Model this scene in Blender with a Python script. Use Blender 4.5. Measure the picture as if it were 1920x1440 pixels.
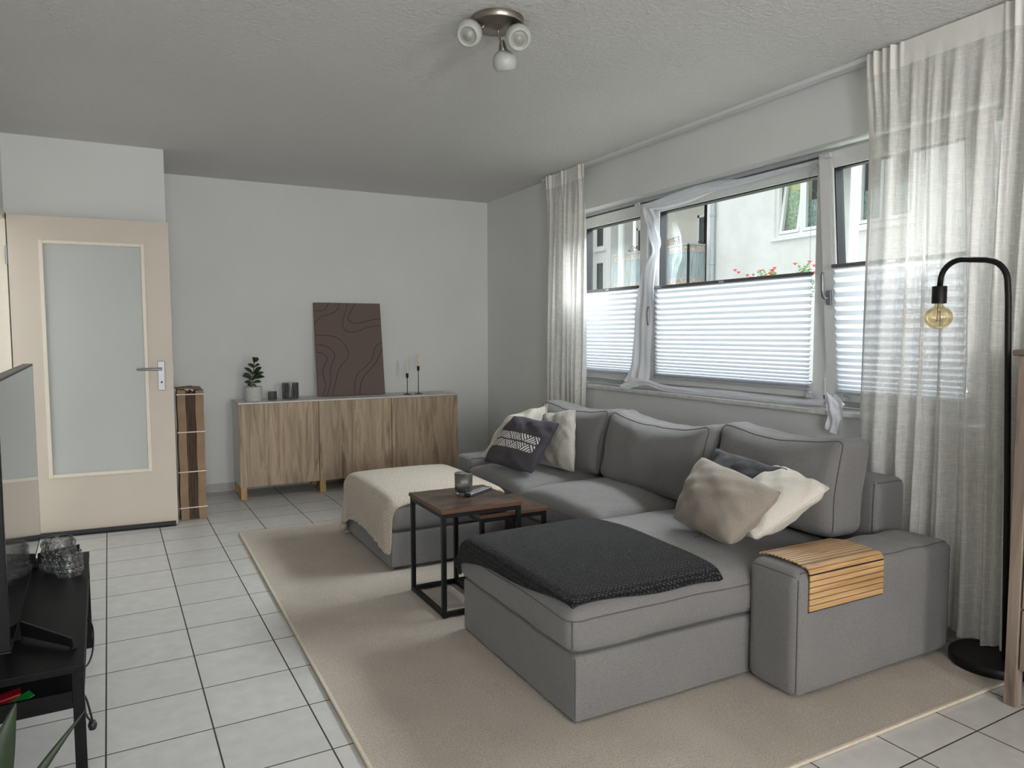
import bpy, math, random
import numpy as np
from mathutils import Vector, Matrix

random.seed(7)
for o in list(bpy.data.objects):
    bpy.data.objects.remove(o)
S = bpy.context.scene
C = S.collection
R = math.radians

# ------------------------------------------------------------------ camera
F, YAW, PITCH, ROLL, CAMH = 1355.3, R(27.762), R(3.920), R(-0.1415), 1.2515
_fw = Vector((math.sin(YAW)*math.cos(PITCH), math.cos(YAW)*math.cos(PITCH), -math.sin(PITCH)))
_rt = Vector((math.cos(YAW), -math.sin(YAW), 0))
_up = _rt.cross(_fw)
_r2 = _rt*math.cos(ROLL) + _up*math.sin(ROLL)
_u2 = _up*math.cos(ROLL) - _rt*math.sin(ROLL)
cd = bpy.data.cameras.new('camera')
cam = bpy.data.objects.new('camera', cd)
C.objects.link(cam)
m = Matrix(((_r2.x, _u2.x, -_fw.x, 0), (_r2.y, _u2.y, -_fw.y, 0), (_r2.z, _u2.z, -_fw.z, CAMH), (0, 0, 0, 1)))
cam.matrix_world = m
cd.sensor_fit = 'HORIZONTAL'
cd.sensor_width = 36.0
cd.lens = F*36.0/1920.0
cd.clip_start = 0.02
cd.clip_end = 200
S.camera = cam

# ------------------------------------------------------------------ exposure
S.view_settings.view_transform = 'Standard'
S.view_settings.look = 'None'
S.view_settings.gamma = 1.0
S.view_settings.use_curve_mapping = False
S.view_settings.exposure = 1.05
S.cycles.max_bounces = 10
S.cycles.diffuse_bounces = 5
S.cycles.glossy_bounces = 4
S.cycles.transmission_bounces = 8
S.cycles.transparent_max_bounces = 16
S.cycles.caustics_reflective = False
S.cycles.caustics_refractive = False
S.cycles.sample_clamp_indirect = 4.0
S.cycles.use_denoising = True

# ------------------------------------------------------------------ world: overcast sky
W = bpy.data.worlds.new('overcast_sky')
S.world = W
W.use_nodes = True
nt = W.node_tree
bg = nt.nodes['Background']
tc = nt.nodes.new('ShaderNodeTexCoord')
sp = nt.nodes.new('ShaderNodeSeparateXYZ')
mr = nt.nodes.new('ShaderNodeMapRange')
mr.inputs['From Min'].default_value = -0.1
mr.inputs['From Max'].default_value = 1.0
mr.inputs['To Min'].default_value = 0.75
mr.inputs['To Max'].default_value = 1.35
nt.links.new(tc.outputs['Generated'], sp.inputs[0])
nt.links.new(sp.outputs['Z'], mr.inputs['Value'])
cr = nt.nodes.new('ShaderNodeMix')
cr.data_type = 'RGBA'
cr.blend_type = 'MULTIPLY'
cr.inputs['Factor'].default_value = 1.0
cr.inputs['A'].default_value = (0.93, 0.97, 1.0, 1)
nt.links.new(mr.outputs[0], cr.inputs['B'])
nt.links.new(cr.outputs['Result'], bg.inputs['Color'])
bg.inputs['Strength'].default_value = 0.82

# ------------------------------------------------------------------ daylight lamps, and an unseen fill lamp added at the rear
def area_light(name, loc, target, sx, sy, power, col):
    l = bpy.data.lights.new(name, 'AREA')
    l.shape = 'RECTANGLE'
    l.size = sx
    l.size_y = sy
    l.energy = power
    l.color = col
    o = bpy.data.objects.new(name, l)
    C.objects.link(o)
    o.location = loc
    d = Vector(target) - Vector(loc)
    o.rotation_euler = d.to_track_quat('-Z', 'Y').to_euler()
    return o

area_light('sky_daylight_over_street', (6.9, 3.2, 5.5), (2.4, 3.2, 0.7), 5.5, 4.2, 1800, (0.93, 0.97, 1.0))
area_light('daylight_rear_door', (1.78, -3.05, 1.15), (1.78, 0.0, 1.05), 0.55, 1.9, 31, (1.0, 0.96, 0.92))
area_light('daylight_rear_window', (-0.2, -3.05, 1.5), (0.0, 0.0, 1.55), 1.5, 1.3, 55, (0.97, 0.98, 1.0))  # unseen fill lamp added behind the camera to brighten the room

# ------------------------------------------------------------------ materials
def lin(c):
    return tuple((x/255.0/12.92 if x/255.0 <= 0.04045 else ((x/255.0+0.055)/1.055)**2.4) for x in c)

class NT:
    def __init__(s, name):
        s.m = bpy.data.materials.new(name)
        s.m.use_nodes = True
        s.t = s.m.node_tree
        s.b = s.t.nodes['Principled BSDF']
        s.out = s.t.nodes['Material Output']
    def n(s, typ, **kw):
        nd = s.t.nodes.new(typ)
        for k, v in kw.items():
            setattr(nd, k, v)
        return nd
    def l(s, a, b):
        s.t.links.new(a, b)
    def obj(s, scale=(1, 1, 1), rot=(0, 0, 0), loc=(0, 0, 0)):
        t = s.n('ShaderNodeTexCoord')
        mp = s.n('ShaderNodeMapping')
        mp.inputs['Scale'].default_value = scale
        mp.inputs['Rotation'].default_value = rot
        mp.inputs['Location'].default_value = loc
        s.l(t.outputs['Object'], mp.inputs[0])
        return mp.outputs[0]
    def noise(s, vec, scale, detail=2, rough=0.5, dist=0):
        nd = s.n('ShaderNodeTexNoise')
        nd.inputs['Scale'].default_value = scale
        nd.inputs['Detail'].default_value = detail
        nd.inputs['Roughness'].default_value = rough
        nd.inputs['Distortion'].default_value = dist
        s.l(vec, nd.inputs['Vector'])
        return nd.outputs['Fac']
    def ramp(s, fac, stops):
        nd = s.n('ShaderNodeValToRGB')
        e = nd.color_ramp.elements
        while len(e) < len(stops):
            e.new(0.5)
        for i, (p, c) in enumerate(stops):
            e[i].position = p
            e[i].color = (c[0], c[1], c[2], 1)
        s.l(fac, nd.inputs[0])
        return nd.outputs[0]
    def math(s, op, a, b=None, clamp=False):
        nd = s.n('ShaderNodeMath', operation=op)
        nd.use_clamp = clamp
        for i, v in enumerate((a, b)):
            if v is None:
                continue
            if isinstance(v, (int, float)):
                nd.inputs[i].default_value = v
            else:
                s.l(v, nd.inputs[i])
        return nd.outputs[0]
    def mix(s, fac, a, b, blend='MIX'):
        nd = s.n('ShaderNodeMix', data_type='RGBA', blend_type=blend)
        for k, v in (('Factor', fac), ('A', a), ('B', b)):
            if isinstance(v, (int, float)):
                nd.inputs[k].default_value = v
            elif isinstance(v, tuple):
                nd.inputs[k].default_value = (v[0], v[1], v[2], 1)
            else:
                s.l(v, nd.inputs[k])
        return nd.outputs['Result']
    def bump(s, h, strength, dist=0.002):
        nd = s.n('ShaderNodeBump')
        nd.inputs['Strength'].default_value = strength
        nd.inputs['Distance'].default_value = dist
        s.l(h, nd.inputs['Height'])
        s.l(nd.outputs[0], s.b.inputs['Normal'])
        return nd
    def base(s, c, rough=0.6, metal=0.0, spec=0.5):
        if isinstance(c, tuple):
            s.b.inputs['Base Color'].default_value = (c[0], c[1], c[2], 1)
        else:
            s.l(c, s.b.inputs['Base Color'])
        s.b.inputs['Roughness'].default_value = rough
        s.b.inputs['Metallic'].default_value = metal
        s.b.inputs['Specular IOR Level'].default_value = spec
        return s

M = {}
def plain(name, c, rough=0.5, metal=0.0, var=0.06, scale=30, spec=0.5, bump=0.0):
    """procedural surface: base colour with slight mottling"""
    k = NT(name)
    v = k.obj()
    f = k.noise(v, scale, 3)
    a = tuple(x*(1-var) for x in c)
    b = tuple(min(1, x*(1+var)) for x in c)
    k.base(k.ramp(f, [(0.35, a), (0.65, b)]), rough, metal, spec)
    if bump:
        k.bump(f, bump)
    M[name] = k.m
    return k

# plaster
k = NT('wall_plaster'); v = k.obj()
f1 = k.noise(v, 2.0, 3); f2 = k.noise(v, 160, 3, 0.6)
k.base(k.ramp(f1, [(0.3, (0.70, 0.705, 0.69)), (0.7, (0.735, 0.74, 0.725))]), 0.9, 0, 0.2)
k.bump(f2, 0.35, 0.002); M['wall'] = k.m
k = NT('ceiling_roughcast'); v = k.obj()
f2 = k.noise(v, 42, 5, 0.65); f1 = k.noise(v, 1.5, 2)
k.base(k.ramp(f1, [(0.3, (0.70, 0.69, 0.675)), (0.7, (0.73, 0.72, 0.705))]), 0.95, 0, 0.1)
k.bump(f2, 1.0, 0.012); M['ceiling'] = k.m

# floor tiles, 30 cm grid turned 1.384 degrees
k = NT('floor_tiles')
v = k.obj()
sub = k.n('ShaderNodeVectorMath', operation='SUBTRACT'); sub.inputs[1].default_value = (-0.1077, 2.4062, 0)
k.l(v, sub.inputs[0])
rot = k.n('ShaderNodeVectorRotate', rotation_type='Z_AXIS'); rot.inputs['Angle'].default_value = -R(1.384)
k.l(sub.outputs[0], rot.inputs['Vector'])
sx = k.n('ShaderNodeSeparateXYZ'); k.l(rot.outputs[0], sx.inputs[0])
def cell(o):
    a = k.math('DIVIDE', o, 0.3)
    fr = k.math('FRACT', a)
    d = k.math('SUBTRACT', fr, 0.5)
    return k.math('ABSOLUTE', d), k.math('FLOOR', a)
dx, ix = cell(sx.outputs['X']); dy, iy = cell(sx.outputs['Y'])
mx = k.math('MAXIMUM', dx, dy)
gr = k.n('ShaderNodeMapRange'); gr.inputs['From Min'].default_value = 0.4905; gr.inputs['From Max'].default_value = 0.4925
k.l(mx, gr.inputs['Value'])
cmb = k.n('ShaderNodeCombineXYZ'); k.l(ix, cmb.inputs[0]); k.l(iy, cmb.inputs[1])
wn = k.n('ShaderNodeTexWhiteNoise', noise_dimensions='3D'); k.l(cmb.outputs[0], wn.inputs['Vector'])
tile = k.ramp(k.noise(v, 14, 5, 0.6), [(0.3, lin((190, 188, 184))), (0.7, lin((203, 201, 198)))])
tint = k.ramp(wn.outputs['Value'], [(0.0, (0.93, 0.93, 0.93)), (1.0, (1.0, 0.99, 0.985))])
tile = k.mix(1.0, tile, tint, 'MULTIPLY')
col = k.mix(gr.outputs[0], tile, lin((62, 55, 50)))
k.base(col, 0.3)
rr = k.math('MULTIPLY_ADD', gr.outputs[0], 0.5); k.t.nodes[-1].inputs[2].default_value = 0.34
k.l(rr, k.b.inputs['Roughness'])
hh = k.math('SUBTRACT', k.math('MULTIPLY', k.noise(v, 40, 3), 0.12), gr.outputs[0])
k.bump(hh, 0.5, 0.0015); M['tiles'] = k.m

plain('cord_grey', lin((180, 182, 186)), 0.6)
plain('tile_skirting', lin((178, 177, 172)), 0.4)
plain('white_plastic', lin((225, 226, 226)), 0.35, var=0.015)
plain('window_plastic', lin((222, 223, 222)), 0.3, var=0.015)
plain('marble', lin((205, 204, 200)), 0.3, var=0.1, scale=25)
plain('black_gasket', lin((22, 22, 28)), 0.5)
plain('black_metal', (0.005, 0.005, 0.005), 0.45, spec=0.3)
plain('handle_metal', lin((150, 150, 152)), 0.42, 1.0, var=0.03)
k = NT('brushed_nickel'); v = k.obj((1, 1, 60))
k.base(k.ramp(k.noise(v, 20, 3), [(0.3, lin((140, 132, 122))), (0.7, lin((168, 160, 150)))]), 0.32, 1.0); M['nickel'] = k.m
plain('door_paint', lin((207, 196, 181)), 0.45, var=0.02, scale=4)
plain('door_moulding', lin((228, 220, 204)), 0.4, var=0.02)
plain('white_laminate', lin((212, 208, 203)), 0.45, var=0.02)
plain('dark_rubber', lin((38, 38, 42)), 0.6)
plain('strap_white', lin((225, 215, 208)), 0.5)
plain('tv_plastic', (0.008, 0.008, 0.009), 0.4, spec=0.2)
plain('bezel_steel', lin((70, 72, 74)), 0.35, 0.8)
plain('candle_wax', lin((225, 212, 190)), 0.5, var=0.03)
plain('concrete_pot', lin((196, 194, 190)), 0.7, var=0.08, scale=60)
plain('soil', lin((50, 38, 30)), 0.95, var=0.3, bump=0.6)
plain('leaf_green', lin((44, 66, 34)), 0.35, var=0.25, scale=40)
plain('leaf_dark', lin((30, 46, 24)), 0.4, var=0.3, scale=25)
plain('leaf_bush', lin((112, 134, 96)), 0.6, var=0.3, scale=15)  # paled green: light haze outdoors is put into the leaf colour
plain('rose_red', lin((196, 74, 70)), 0.6, var=0.3, scale=40)
plain('stem_brown', lin((70, 62, 40)), 0.7)
plain('red_plastic', lin((170, 22, 44)), 0.35)
plain('green_plastic', lin((30, 150, 66)), 0.35)
plain('grass', lin((128, 132, 118)), 0.9, var=0.3, scale=6)  # pale pavement tone, greyed so its bounced light stays neutral indoors
plain('galvanised', lin((176, 184, 188)), 0.5, 0.3)
plain('bamboo_fringe', lin((190, 175, 160)), 0.8, var=0.4, scale=25)
plain('towel_brown', lin((140, 112, 84)), 0.9, var=0.1)
plain('towel_blue', lin((96, 140, 196)), 0.9, var=0.1)
plain('towel_pink', lin((206, 142, 130)), 0.9, var=0.1)
plain('remote_black', lin((40, 40, 42)), 0.4)
plain('remote_button', lin((150, 150, 152)), 0.4)
plain('bulb_core', lin((150, 110, 60)), 0.4)

# melange sofa fabric
def fabric(name, a, b, scale=900, bump=0.35, sheen=0.2, big=0.08, rot=0.0, wscale=8, wamt=2.6):
    k = NT(name); v = k.obj((1, 1, 1), (0, 0, rot))
    w1 = k.noise(k.obj((1, 1, 0.35)), scale, 2, 0.6)
    w2 = k.noise(k.obj((0.3, 0.3, 1)), scale, 2, 0.6)
    f = k.math('MULTIPLY', k.math('ADD', w1, w2), 0.5)
    c = k.ramp(f, [(0.36, a), (0.64, b)])
    g = k.ramp(k.noise(v, 5, 3), [(0.3, (1-big,)*3), (0.7, (1, 1, 1))])
    k.base(k.mix(1.0, c, g, 'MULTIPLY'), 0.92, 0, 0.15)
    k.b.inputs['Sheen Weight'].default_value = sheen
    k.b.inputs['Sheen Roughness'].default_value = 0.5
    w = k.noise(k.obj((1, 1, 0.6)), wscale, 4, 0.55, 0.6)
    hsum = k.math('ADD', k.math('MULTIPLY', f, 0.35), k.math('MULTIPLY', w, wamt))
    k.bump(hsum, bump, 0.006)
    M[name] = k.m
    return k
fabric('sofa_fabric', lin((98, 96, 95)), lin((138, 136, 134)))
fabric('sofa_piping', lin((76, 75, 75)), lin((104, 102, 101)))  # darker than the cover: seam shadow is put into the piping colour
fabric('taupe_fabric', lin((128, 118, 107)), lin((164, 154, 142)), 800)
fabric('navy_fabric', lin((44, 44, 49)), lin((62, 62, 68)), 800, wscale=22, wamt=3)
fabric('linen_white', lin((196, 189, 178)), lin((222, 216, 206)), 800, 0.35, wscale=14, wamt=2.6)
fabric('stripe_cream', lin((156, 151, 143)), lin((188, 182, 172)), 500, 0.5, wscale=18, wamt=2)

# patterned pillow: dark cloth with a band of white hatched triangles (uv: u across, v up)
k = NT('pattern_pillow')
uv = k.n('ShaderNodeUVMap'); s2 = k.n('ShaderNodeSeparateXYZ'); k.l(uv.outputs[0], s2.inputs[0])
U, V = s2.outputs['X'], s2.outputs['Y']
inb = k.math('MULTIPLY', k.math('GREATER_THAN', V, 0.30), k.math('LESS_THAN', V, 0.64))
inb = k.math('MULTIPLY', inb, k.math('MULTIPLY', k.math('GREATER_THAN', U, 0.05), k.math('LESS_THAN', U, 0.93)))
row = k.math('MULTIPLY', k.math('SUBTRACT', V, 0.30), 1/0.17)
rf = k.math('FRACT', row)                       # 0..1 in each of two rows
uu = k.math('MULTIPLY', U, 4.3)
uf = k.math('FRACT', uu)
ri = k.math('FLOOR', row)
tri = k.math('LESS_THAN', k.math('ABSOLUTE', k.math('SUBTRACT', k.math('MULTIPLY', uf, 2.0), 1.0)), k.math('SUBTRACT', 1.0, rf))
st1 = k.math('FRACT', k.math('MULTIPLY', k.math('ADD', uf, k.math('MULTIPLY', rf, 0.5)), 5.0))
st2 = k.math('FRACT', k.math('MULTIPLY', k.math('SUBTRACT', uf, k.math('MULTIPLY', rf, 0.5)), 5.0))
stx = k.math('ADD', k.math('MULTIPLY', tri, st2), k.math('MULTIPLY', k.math('SUBTRACT', 1.0, tri), st1))
on = k.math('GREATER_THAN', stx, 0.44)
gap = k.math('MULTIPLY', k.math('GREATER_THAN', rf, 0.08), k.math('LESS_THAN', rf, 0.92))
mask = k.math('MULTIPLY', k.math('MULTIPLY', on, gap), inb)
v = k.obj(); f = k.noise(v, 300, 2)
dark = k.ramp(f, [(0.3, lin((66, 62, 68))), (0.7, lin((88, 84, 90)))])
k.base(k.mix(mask, dark, lin((228, 226, 222))), 0.92, 0, 0.15); k.bump(k.math('ADD', k.math('MULTIPLY', f, 0.2), k.noise(v, 16, 4, 0.5, 0.8)), 0.5, 0.008); M['pattern_pillow'] = k.m

# throws
k = NT('knit_charcoal'); v = k.obj()
vo = k.n('ShaderNodeTexVoronoi'); vo.inputs['Scale'].default_value = 80; vo.inputs['Randomness'].default_value = 0.35
k.l(k.obj((1, 1.35, 1), (0, 0, R(38))), vo.inputs['Vector'])
h = k.ramp(vo.outputs['Distance'], [(0.0, (1, 1, 1)), (0.55, (0, 0, 0))])
c = k.mix(h, lin((20, 20, 20)), lin((66, 66, 67)))
k.base(c, 0.95, 0, 0.1); k.b.inputs['Sheen Weight'].default_value = 0.08; k.bump(h, 1.0, 0.006); M['knit'] = k.m
k = NT('boucle_cream'); v = k.obj()
vo = k.n('ShaderNodeTexVoronoi'); vo.inputs['Scale'].default_value = 150; k.l(v, vo.inputs['Vector'])
h = k.ramp(vo.outputs['Distance'], [(0.0, (1, 1, 1)), (0.6, (0, 0, 0))])
c = k.mix(h, lin((182, 170, 154)), lin((226, 217, 203)))
k.base(c, 0.95, 0, 0.1); k.b.inputs['Sheen Weight'].default_value = 0.2; k.bump(h, 1.0, 0.004); M['boucle'] = k.m

# rug
k = NT('rug_pile'); v = k.obj()
f = k.noise(v, 200, 4, 0.75); g = k.noise(v, 4, 3)
c = k.ramp(f, [(0.3, lin((158, 146, 131))), (0.7, lin((228, 216, 201)))])
c = k.mix(1.0, c, k.ramp(g, [(0.3, (0.88, 0.88, 0.88)), (0.7, (1, 1, 1))]), 'MULTIPLY')
k.base(c, 0.97, 0, 0.05); k.b.inputs['Sheen Weight'].default_value = 0.2; k.bump(f, 1.0, 0.006); M['rug'] = k.m
plain('rug_binding', lin((196, 184, 166)), 0.8, var=0.08, scale=80)

# woods
def wood(name, cs, axis='Z', scale=1.0, planks=None, rough=0.5, stretch=14, bump=0.15, dist=1.2):
    k = NT(name)
    st = [1, 1, 1]
    ai = 'XYZ'.index(axis)
    st[ai] = 1.0/stretch
    v = k.obj(tuple(x*scale for x in st))
    f = k.noise(v, 16, 6, 0.6, dist)
    f2 = k.noise(v, 90, 3, 0.6)
    c = k.ramp(f, [(0.25, cs[0]), (0.45, cs[1]), (0.56, cs[2]), (0.75, cs[1])])
    fine = k.ramp(f2, [(0.3, (0.86, 0.86, 0.86)), (0.7, (1, 1, 1))])
    c = k.mix(1.0, c, fine, 'MULTIPLY')
    if planks:
        pa, pw = planks
        t = k.n('ShaderNodeTexCoord'); s3 = k.n('ShaderNodeSeparateXYZ'); k.l(t.outputs['Object'], s3.inputs[0])
        fl = k.math('FLOOR', k.math('DIVIDE', s3.outputs[pa], pw))
        w = k.n('ShaderNodeTexWhiteNoise', noise_dimensions='1D'); k.l(fl, w.inputs['W'])
        c = k.mix(1.0, c, k.ramp(w.outputs['Value'], [(0, (0.8, 0.8, 0.8)), (1, (1.05, 1.04, 1.03))]), 'MULTIPLY')
    k.base(c, rough)
    k.bump(f2, bump, 0.001)
    M[name] = k.m
    return k
wood('oak_front', [lin((120, 98, 78)), lin((170, 148, 123)), lin((194, 172, 146))], 'Z', 0.8, ('X', 0.083), 0.55, 11, 0.15, 2.0)
wood('leg_wood', [lin((140, 105, 60)), lin((188, 150, 96)), lin((200, 165, 112))], 'Z', 2.0, None, 0.5)
wood('grey_pine', [lin((108, 94, 82)), lin((142, 126, 112)), lin((156, 140, 126))], 'Z', 1.2, None, 0.6)
wood('grey_pine_dark', [lin((88, 78, 68)), lin((104, 94, 84)), lin((118, 106, 96))], 'Y', 1.2, None, 0.6)
wood('rustic_top', [lin((24, 18, 14)), lin((54, 41, 32)), lin((92, 68, 48))], 'X', 0.9, ('Y', 0.1), 0.4, 5, 0.2, 2.0)
wood('rustic_edge', [lin((60, 38, 26)), lin((88, 58, 40)), lin((98, 66, 46))], 'X', 1.0, None, 0.45)
wood('bamboo', [lin((142, 100, 58)), lin((190, 150, 102)), lin((204, 166, 118))], 'X', 1.6, None, 0.42, 10, 0.1, 0.8)
wood('black_bench', [(0.005, 0.005, 0.0055), (0.007, 0.007, 0.0075), (0.009, 0.009, 0.0095)], 'Y', 1.5, None, 0.45)
bpy.data.materials['black_bench'].node_tree.nodes['Principled BSDF'].inputs['Specular IOR Level'].default_value = 0.12

# cardboard
k = NT('cardboard'); v = k.obj((1, 1, 1))
k.base(k.ramp(k.noise(v, 9, 4), [(0.3, lin((138, 112, 88))), (0.7, lin((160, 134, 108)))]), 0.85); M['cardboard'] = k.m
k = NT('corrugated_edges')
t = k.n('ShaderNodeTexCoord'); s3 = k.n('ShaderNodeSeparateXYZ'); k.l(t.outputs['Object'], s3.inputs[0])
fr = k.math('FRACT', k.math('MULTIPLY', s3.outputs['X'], 130))
wv = k.noise(k.obj((1, 1, 0.15)), 60, 3)
k.base(k.ramp(k.math('ADD', k.math('MULTIPLY', fr, 0.7), k.math('MULTIPLY', wv, 0.4)), [(0.3, lin((48, 38, 31))), (0.8, lin((112, 92, 74)))]), 0.9)
M['corrugated'] = k.m

# canvas
k = NT('brown_canvas'); v = k.obj()
f = k.noise(v, 500, 2)
k.base(k.ramp(f, [(0.3, lin((108, 95, 90))), (0.7, lin((118, 105, 99)))]), 0.9, 0, 0.2); k.bump(f, 0.3, 0.001); M['canvas'] = k.m
plain('canvas_line', lin((66, 55, 52)), 0.85)

# glass kinds
def pane(name, tint=(0.97, 0.99, 1.0), gloss=0.06, rough=0.02):
    k = NT(name)
    k.t.nodes.remove(k.b)
    tr = k.n('ShaderNodeBsdfTransparent'); tr.inputs[0].default_value = (*tint, 1)
    gl = k.n('ShaderNodeBsdfGlossy'); gl.inputs['Roughness'].default_value = rough
    fr = k.n('ShaderNodeLayerWeight'); fr.inputs['Blend'].default_value = 0.25
    mx = k.n('ShaderNodeMixShader')
    fa = k.math('MULTIPLY_ADD', fr.outputs['Fresnel'], 0.2 if name == 'window_glass' else 0.5); k.t.nodes[-1].inputs[2].default_value = gloss
    k.l(fa, mx.inputs[0]); k.l(tr.outputs[0], mx.inputs[1]); k.l(gl.outputs[0], mx.inputs[2])
    k.l(mx.outputs[0], k.out.inputs['Surface'])
    M[name] = k.m
pane('window_glass', (0.97, 0.99, 0.985), 0.02)
pane('smoky_glass', (0.66, 0.665, 0.67), 0.05, 0.06)
pane('smoky_dark', (0.45, 0.45, 0.45), 0.05, 0.1)
pane('amber_glass', (0.97, 0.87, 0.66), 0.07, 0.03)
def glassy(name, col, rough, ior=1.45):
    k = NT(name)
    k.base(col, rough); k.b.inputs['Transmission Weight'].default_value = 1.0; k.b.inputs['IOR'].default_value = ior
    M[name] = k.m; return k
pane('bubble_glass', (0.90, 0.91, 0.91), 0.10, 0.04)
k = NT('frosted_pane'); v = k.obj()
k.base((0.80, 0.83, 0.80), 0.4); k.b.inputs['Transmission Weight'].default_value = 0.35
k.b.inputs['IOR'].default_value = 1.3; k.bump(k.noise(v, 90, 3, 0.6), 0.6, 0.003); M['frosted_pane'] = k.m
k = NT('opal_glass')
k.base((0.62, 0.645, 0.60), 0.3); k.b.inputs['Transmission Weight'].default_value = 0.25; k.b.inputs['Subsurface Weight'].default_value = 0.0
M['opal'] = k.m
k = NT('opal_lens'); k.base((0.44, 0.445, 0.40), 0.25); k.b.inputs['Transmission Weight'].default_value = 0.3; M['opal_lens'] = k.m
k = NT('screen_glass'); v = k.obj(); k.base((0.006, 0.0065, 0.007), 0.09, 0, 0.9); k.b.inputs['Coat Weight'].default_value = 0.4
M['screen'] = k.m

# sheer cloths: threads let part of the light straight through
def sheer(name, col, open_lo, open_hi, trans=0.05):
    k = NT(name)
    k.t.nodes.remove(k.b)
    df = k.n('ShaderNodeBsdfDiffuse'); df.inputs[0].default_value = (*col, 1)
    tl = k.n('ShaderNodeBsdfTranslucent'); tl.inputs[0].default_value = (*col, 1)
    m1 = k.n('ShaderNodeMixShader'); m1.inputs[0].default_value = trans
    k.l(df.outputs[0], m1.inputs[1]); k.l(tl.outputs[0], m1.inputs[2])
    tr = k.n('ShaderNodeBsdfTransparent')
    a = k.noise(k.obj((1, 1, 0.03)), 420, 2, 0.7)
    b = k.noise(k.obj((0.04, 0.04, 1)), 420, 2, 0.7)
    th = k.math('MINIMUM', a, b)
    mr_ = k.n('ShaderNodeMapRange')
    mr_.inputs['From Min'].default_value = 0.30; mr_.inputs['From Max'].default_value = 0.52
    mr_.inputs['To Min'].default_value = open_lo; mr_.inputs['To Max'].default_value = open_hi
    k.l(th, mr_.inputs['Value'])
    m2 = k.n('ShaderNodeMixShader')
    k.l(mr_.outputs[0], m2.inputs[0]); k.l(m1.outputs[0], m2.inputs[1]); k.l(tr.outputs[0], m2.inputs[2])
    k.l(m2.outputs[0], k.out.inputs['Surface'])
    M[name] = k.m
sheer('sheer_linen', (0.80, 0.785, 0.75), 0.05, 0.36)
sheer('sheer_heading', (0.82, 0.80, 0.75), 0.0, 0.06)
sheer('netting', (0.86, 0.88, 0.93), 0.0, 0.14, 0.10)
k = NT('blind_pleat')
k.t.nodes.remove(k.b)
df = k.n('ShaderNodeBsdfDiffuse'); df.inputs[0].default_value = (0.74, 0.76, 0.80, 1)
tl = k.n('ShaderNodeBsdfTranslucent'); tl.inputs[0].default_value = (0.36, 0.372, 0.395, 1)
fn = k.ramp(k.noise(k.obj(), 300, 2), [(0.3, (0.42,)*3), (0.7, (0.46,)*3)])
m1 = k.n('ShaderNodeMixShader'); k.l(fn, m1.inputs[0]); k.l(df.outputs[0], m1.inputs[1]); k.l(tl.outputs[0], m1.inputs[2])
k.l(m1.outputs[0], k.out.inputs['Surface']); M['blind'] = k.m

# outside surfaces
k = NT('render_facade'); v = k.obj()
f = k.noise(v, 1.3, 5, 0.65); g = k.noise(v, 40, 3)
k.base(k.ramp(f, [(0.3, (0.66, 0.65, 0.63)), (0.7, (0.78, 0.775, 0.765))]), 0.95); k.bump(g, 0.4, 0.01); M['facade'] = k.m
k = NT('loggia_wall'); v = k.obj()
k.base(k.ramp(k.noise(v, 2, 4), [(0.3, (0.70, 0.67, 0.58)), (0.7, (0.76, 0.74, 0.66))]), 0.95); M['loggia'] = k.m
k = NT('grey_cladding'); v = k.obj()
k.base(k.ramp(k.noise(v, 2, 4), [(0.3, (0.42, 0.41, 0.42)), (0.7, (0.48, 0.47, 0.48))]), 0.95); M['cladding'] = k.m
k = NT('balcony_mat')
f = k.noise(k.obj((1, 1, 0.06)), 45, 4, 0.7)
k.base(k.ramp(f, [(0.3, lin((120, 138, 142))), (0.7, lin((190, 204, 206)))]), 0.85); M['balcony_mat'] = k.m
k = NT('far_glass'); k.base((0.02, 0.03, 0.03), 0.12, 0, 0.4); M['far_glass'] = k.m
k = NT('lace_green'); v = k.obj()
f = k.noise(v, 22, 4, 0.7)
k.base(k.ramp(f, [(0.35, lin((110, 136, 100))), (0.65, lin((190, 206, 176)))]), 0.9); M['lace_green'] = k.m
k = NT('lace_grey'); v = k.obj()
f = k.noise(v, 22, 4, 0.7)
k.base(k.ramp(f, [(0.35, lin((84, 108, 100))), (0.65, lin((170, 190, 182)))]), 0.9); M['lace_grey'] = k.m
plain('curtain_yellow', lin((200, 200, 140)), 0.9, var=0.08, scale=8)

# ------------------------------------------------------------------ mesh helpers
def mesh(name, verts, faces, mat, parent=None, smooth=False, uvs=None):
    """mesh given in world coordinates; the origin is put at the parent's place"""
    org = Vector((0, 0, 0))
    p = parent
    while p is not None:
        org = org + Vector(p.location)
        p = p.parent
    me = bpy.data.meshes.new(name)
    vs = [(a[0]-org.x, a[1]-org.y, a[2]-org.z) for a in verts]
    me.from_pydata(vs, [], faces)
    me.validate()
    if uvs is not None:
        ul = me.uv_layers.new(name='UVMap')
        for lp in me.loops:
            ul.data[lp.index].uv = uvs[lp.vertex_index]
    me.materials.append(M[mat] if isinstance(mat, str) else mat)
    if smooth:
        me.polygons.foreach_set('use_smooth', [True]*len(me.polygons))
    me.update()
    o = bpy.data.objects.new(name, me)
    C.objects.link(o)
    if parent is not None:
        o.parent = parent
    return o

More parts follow.
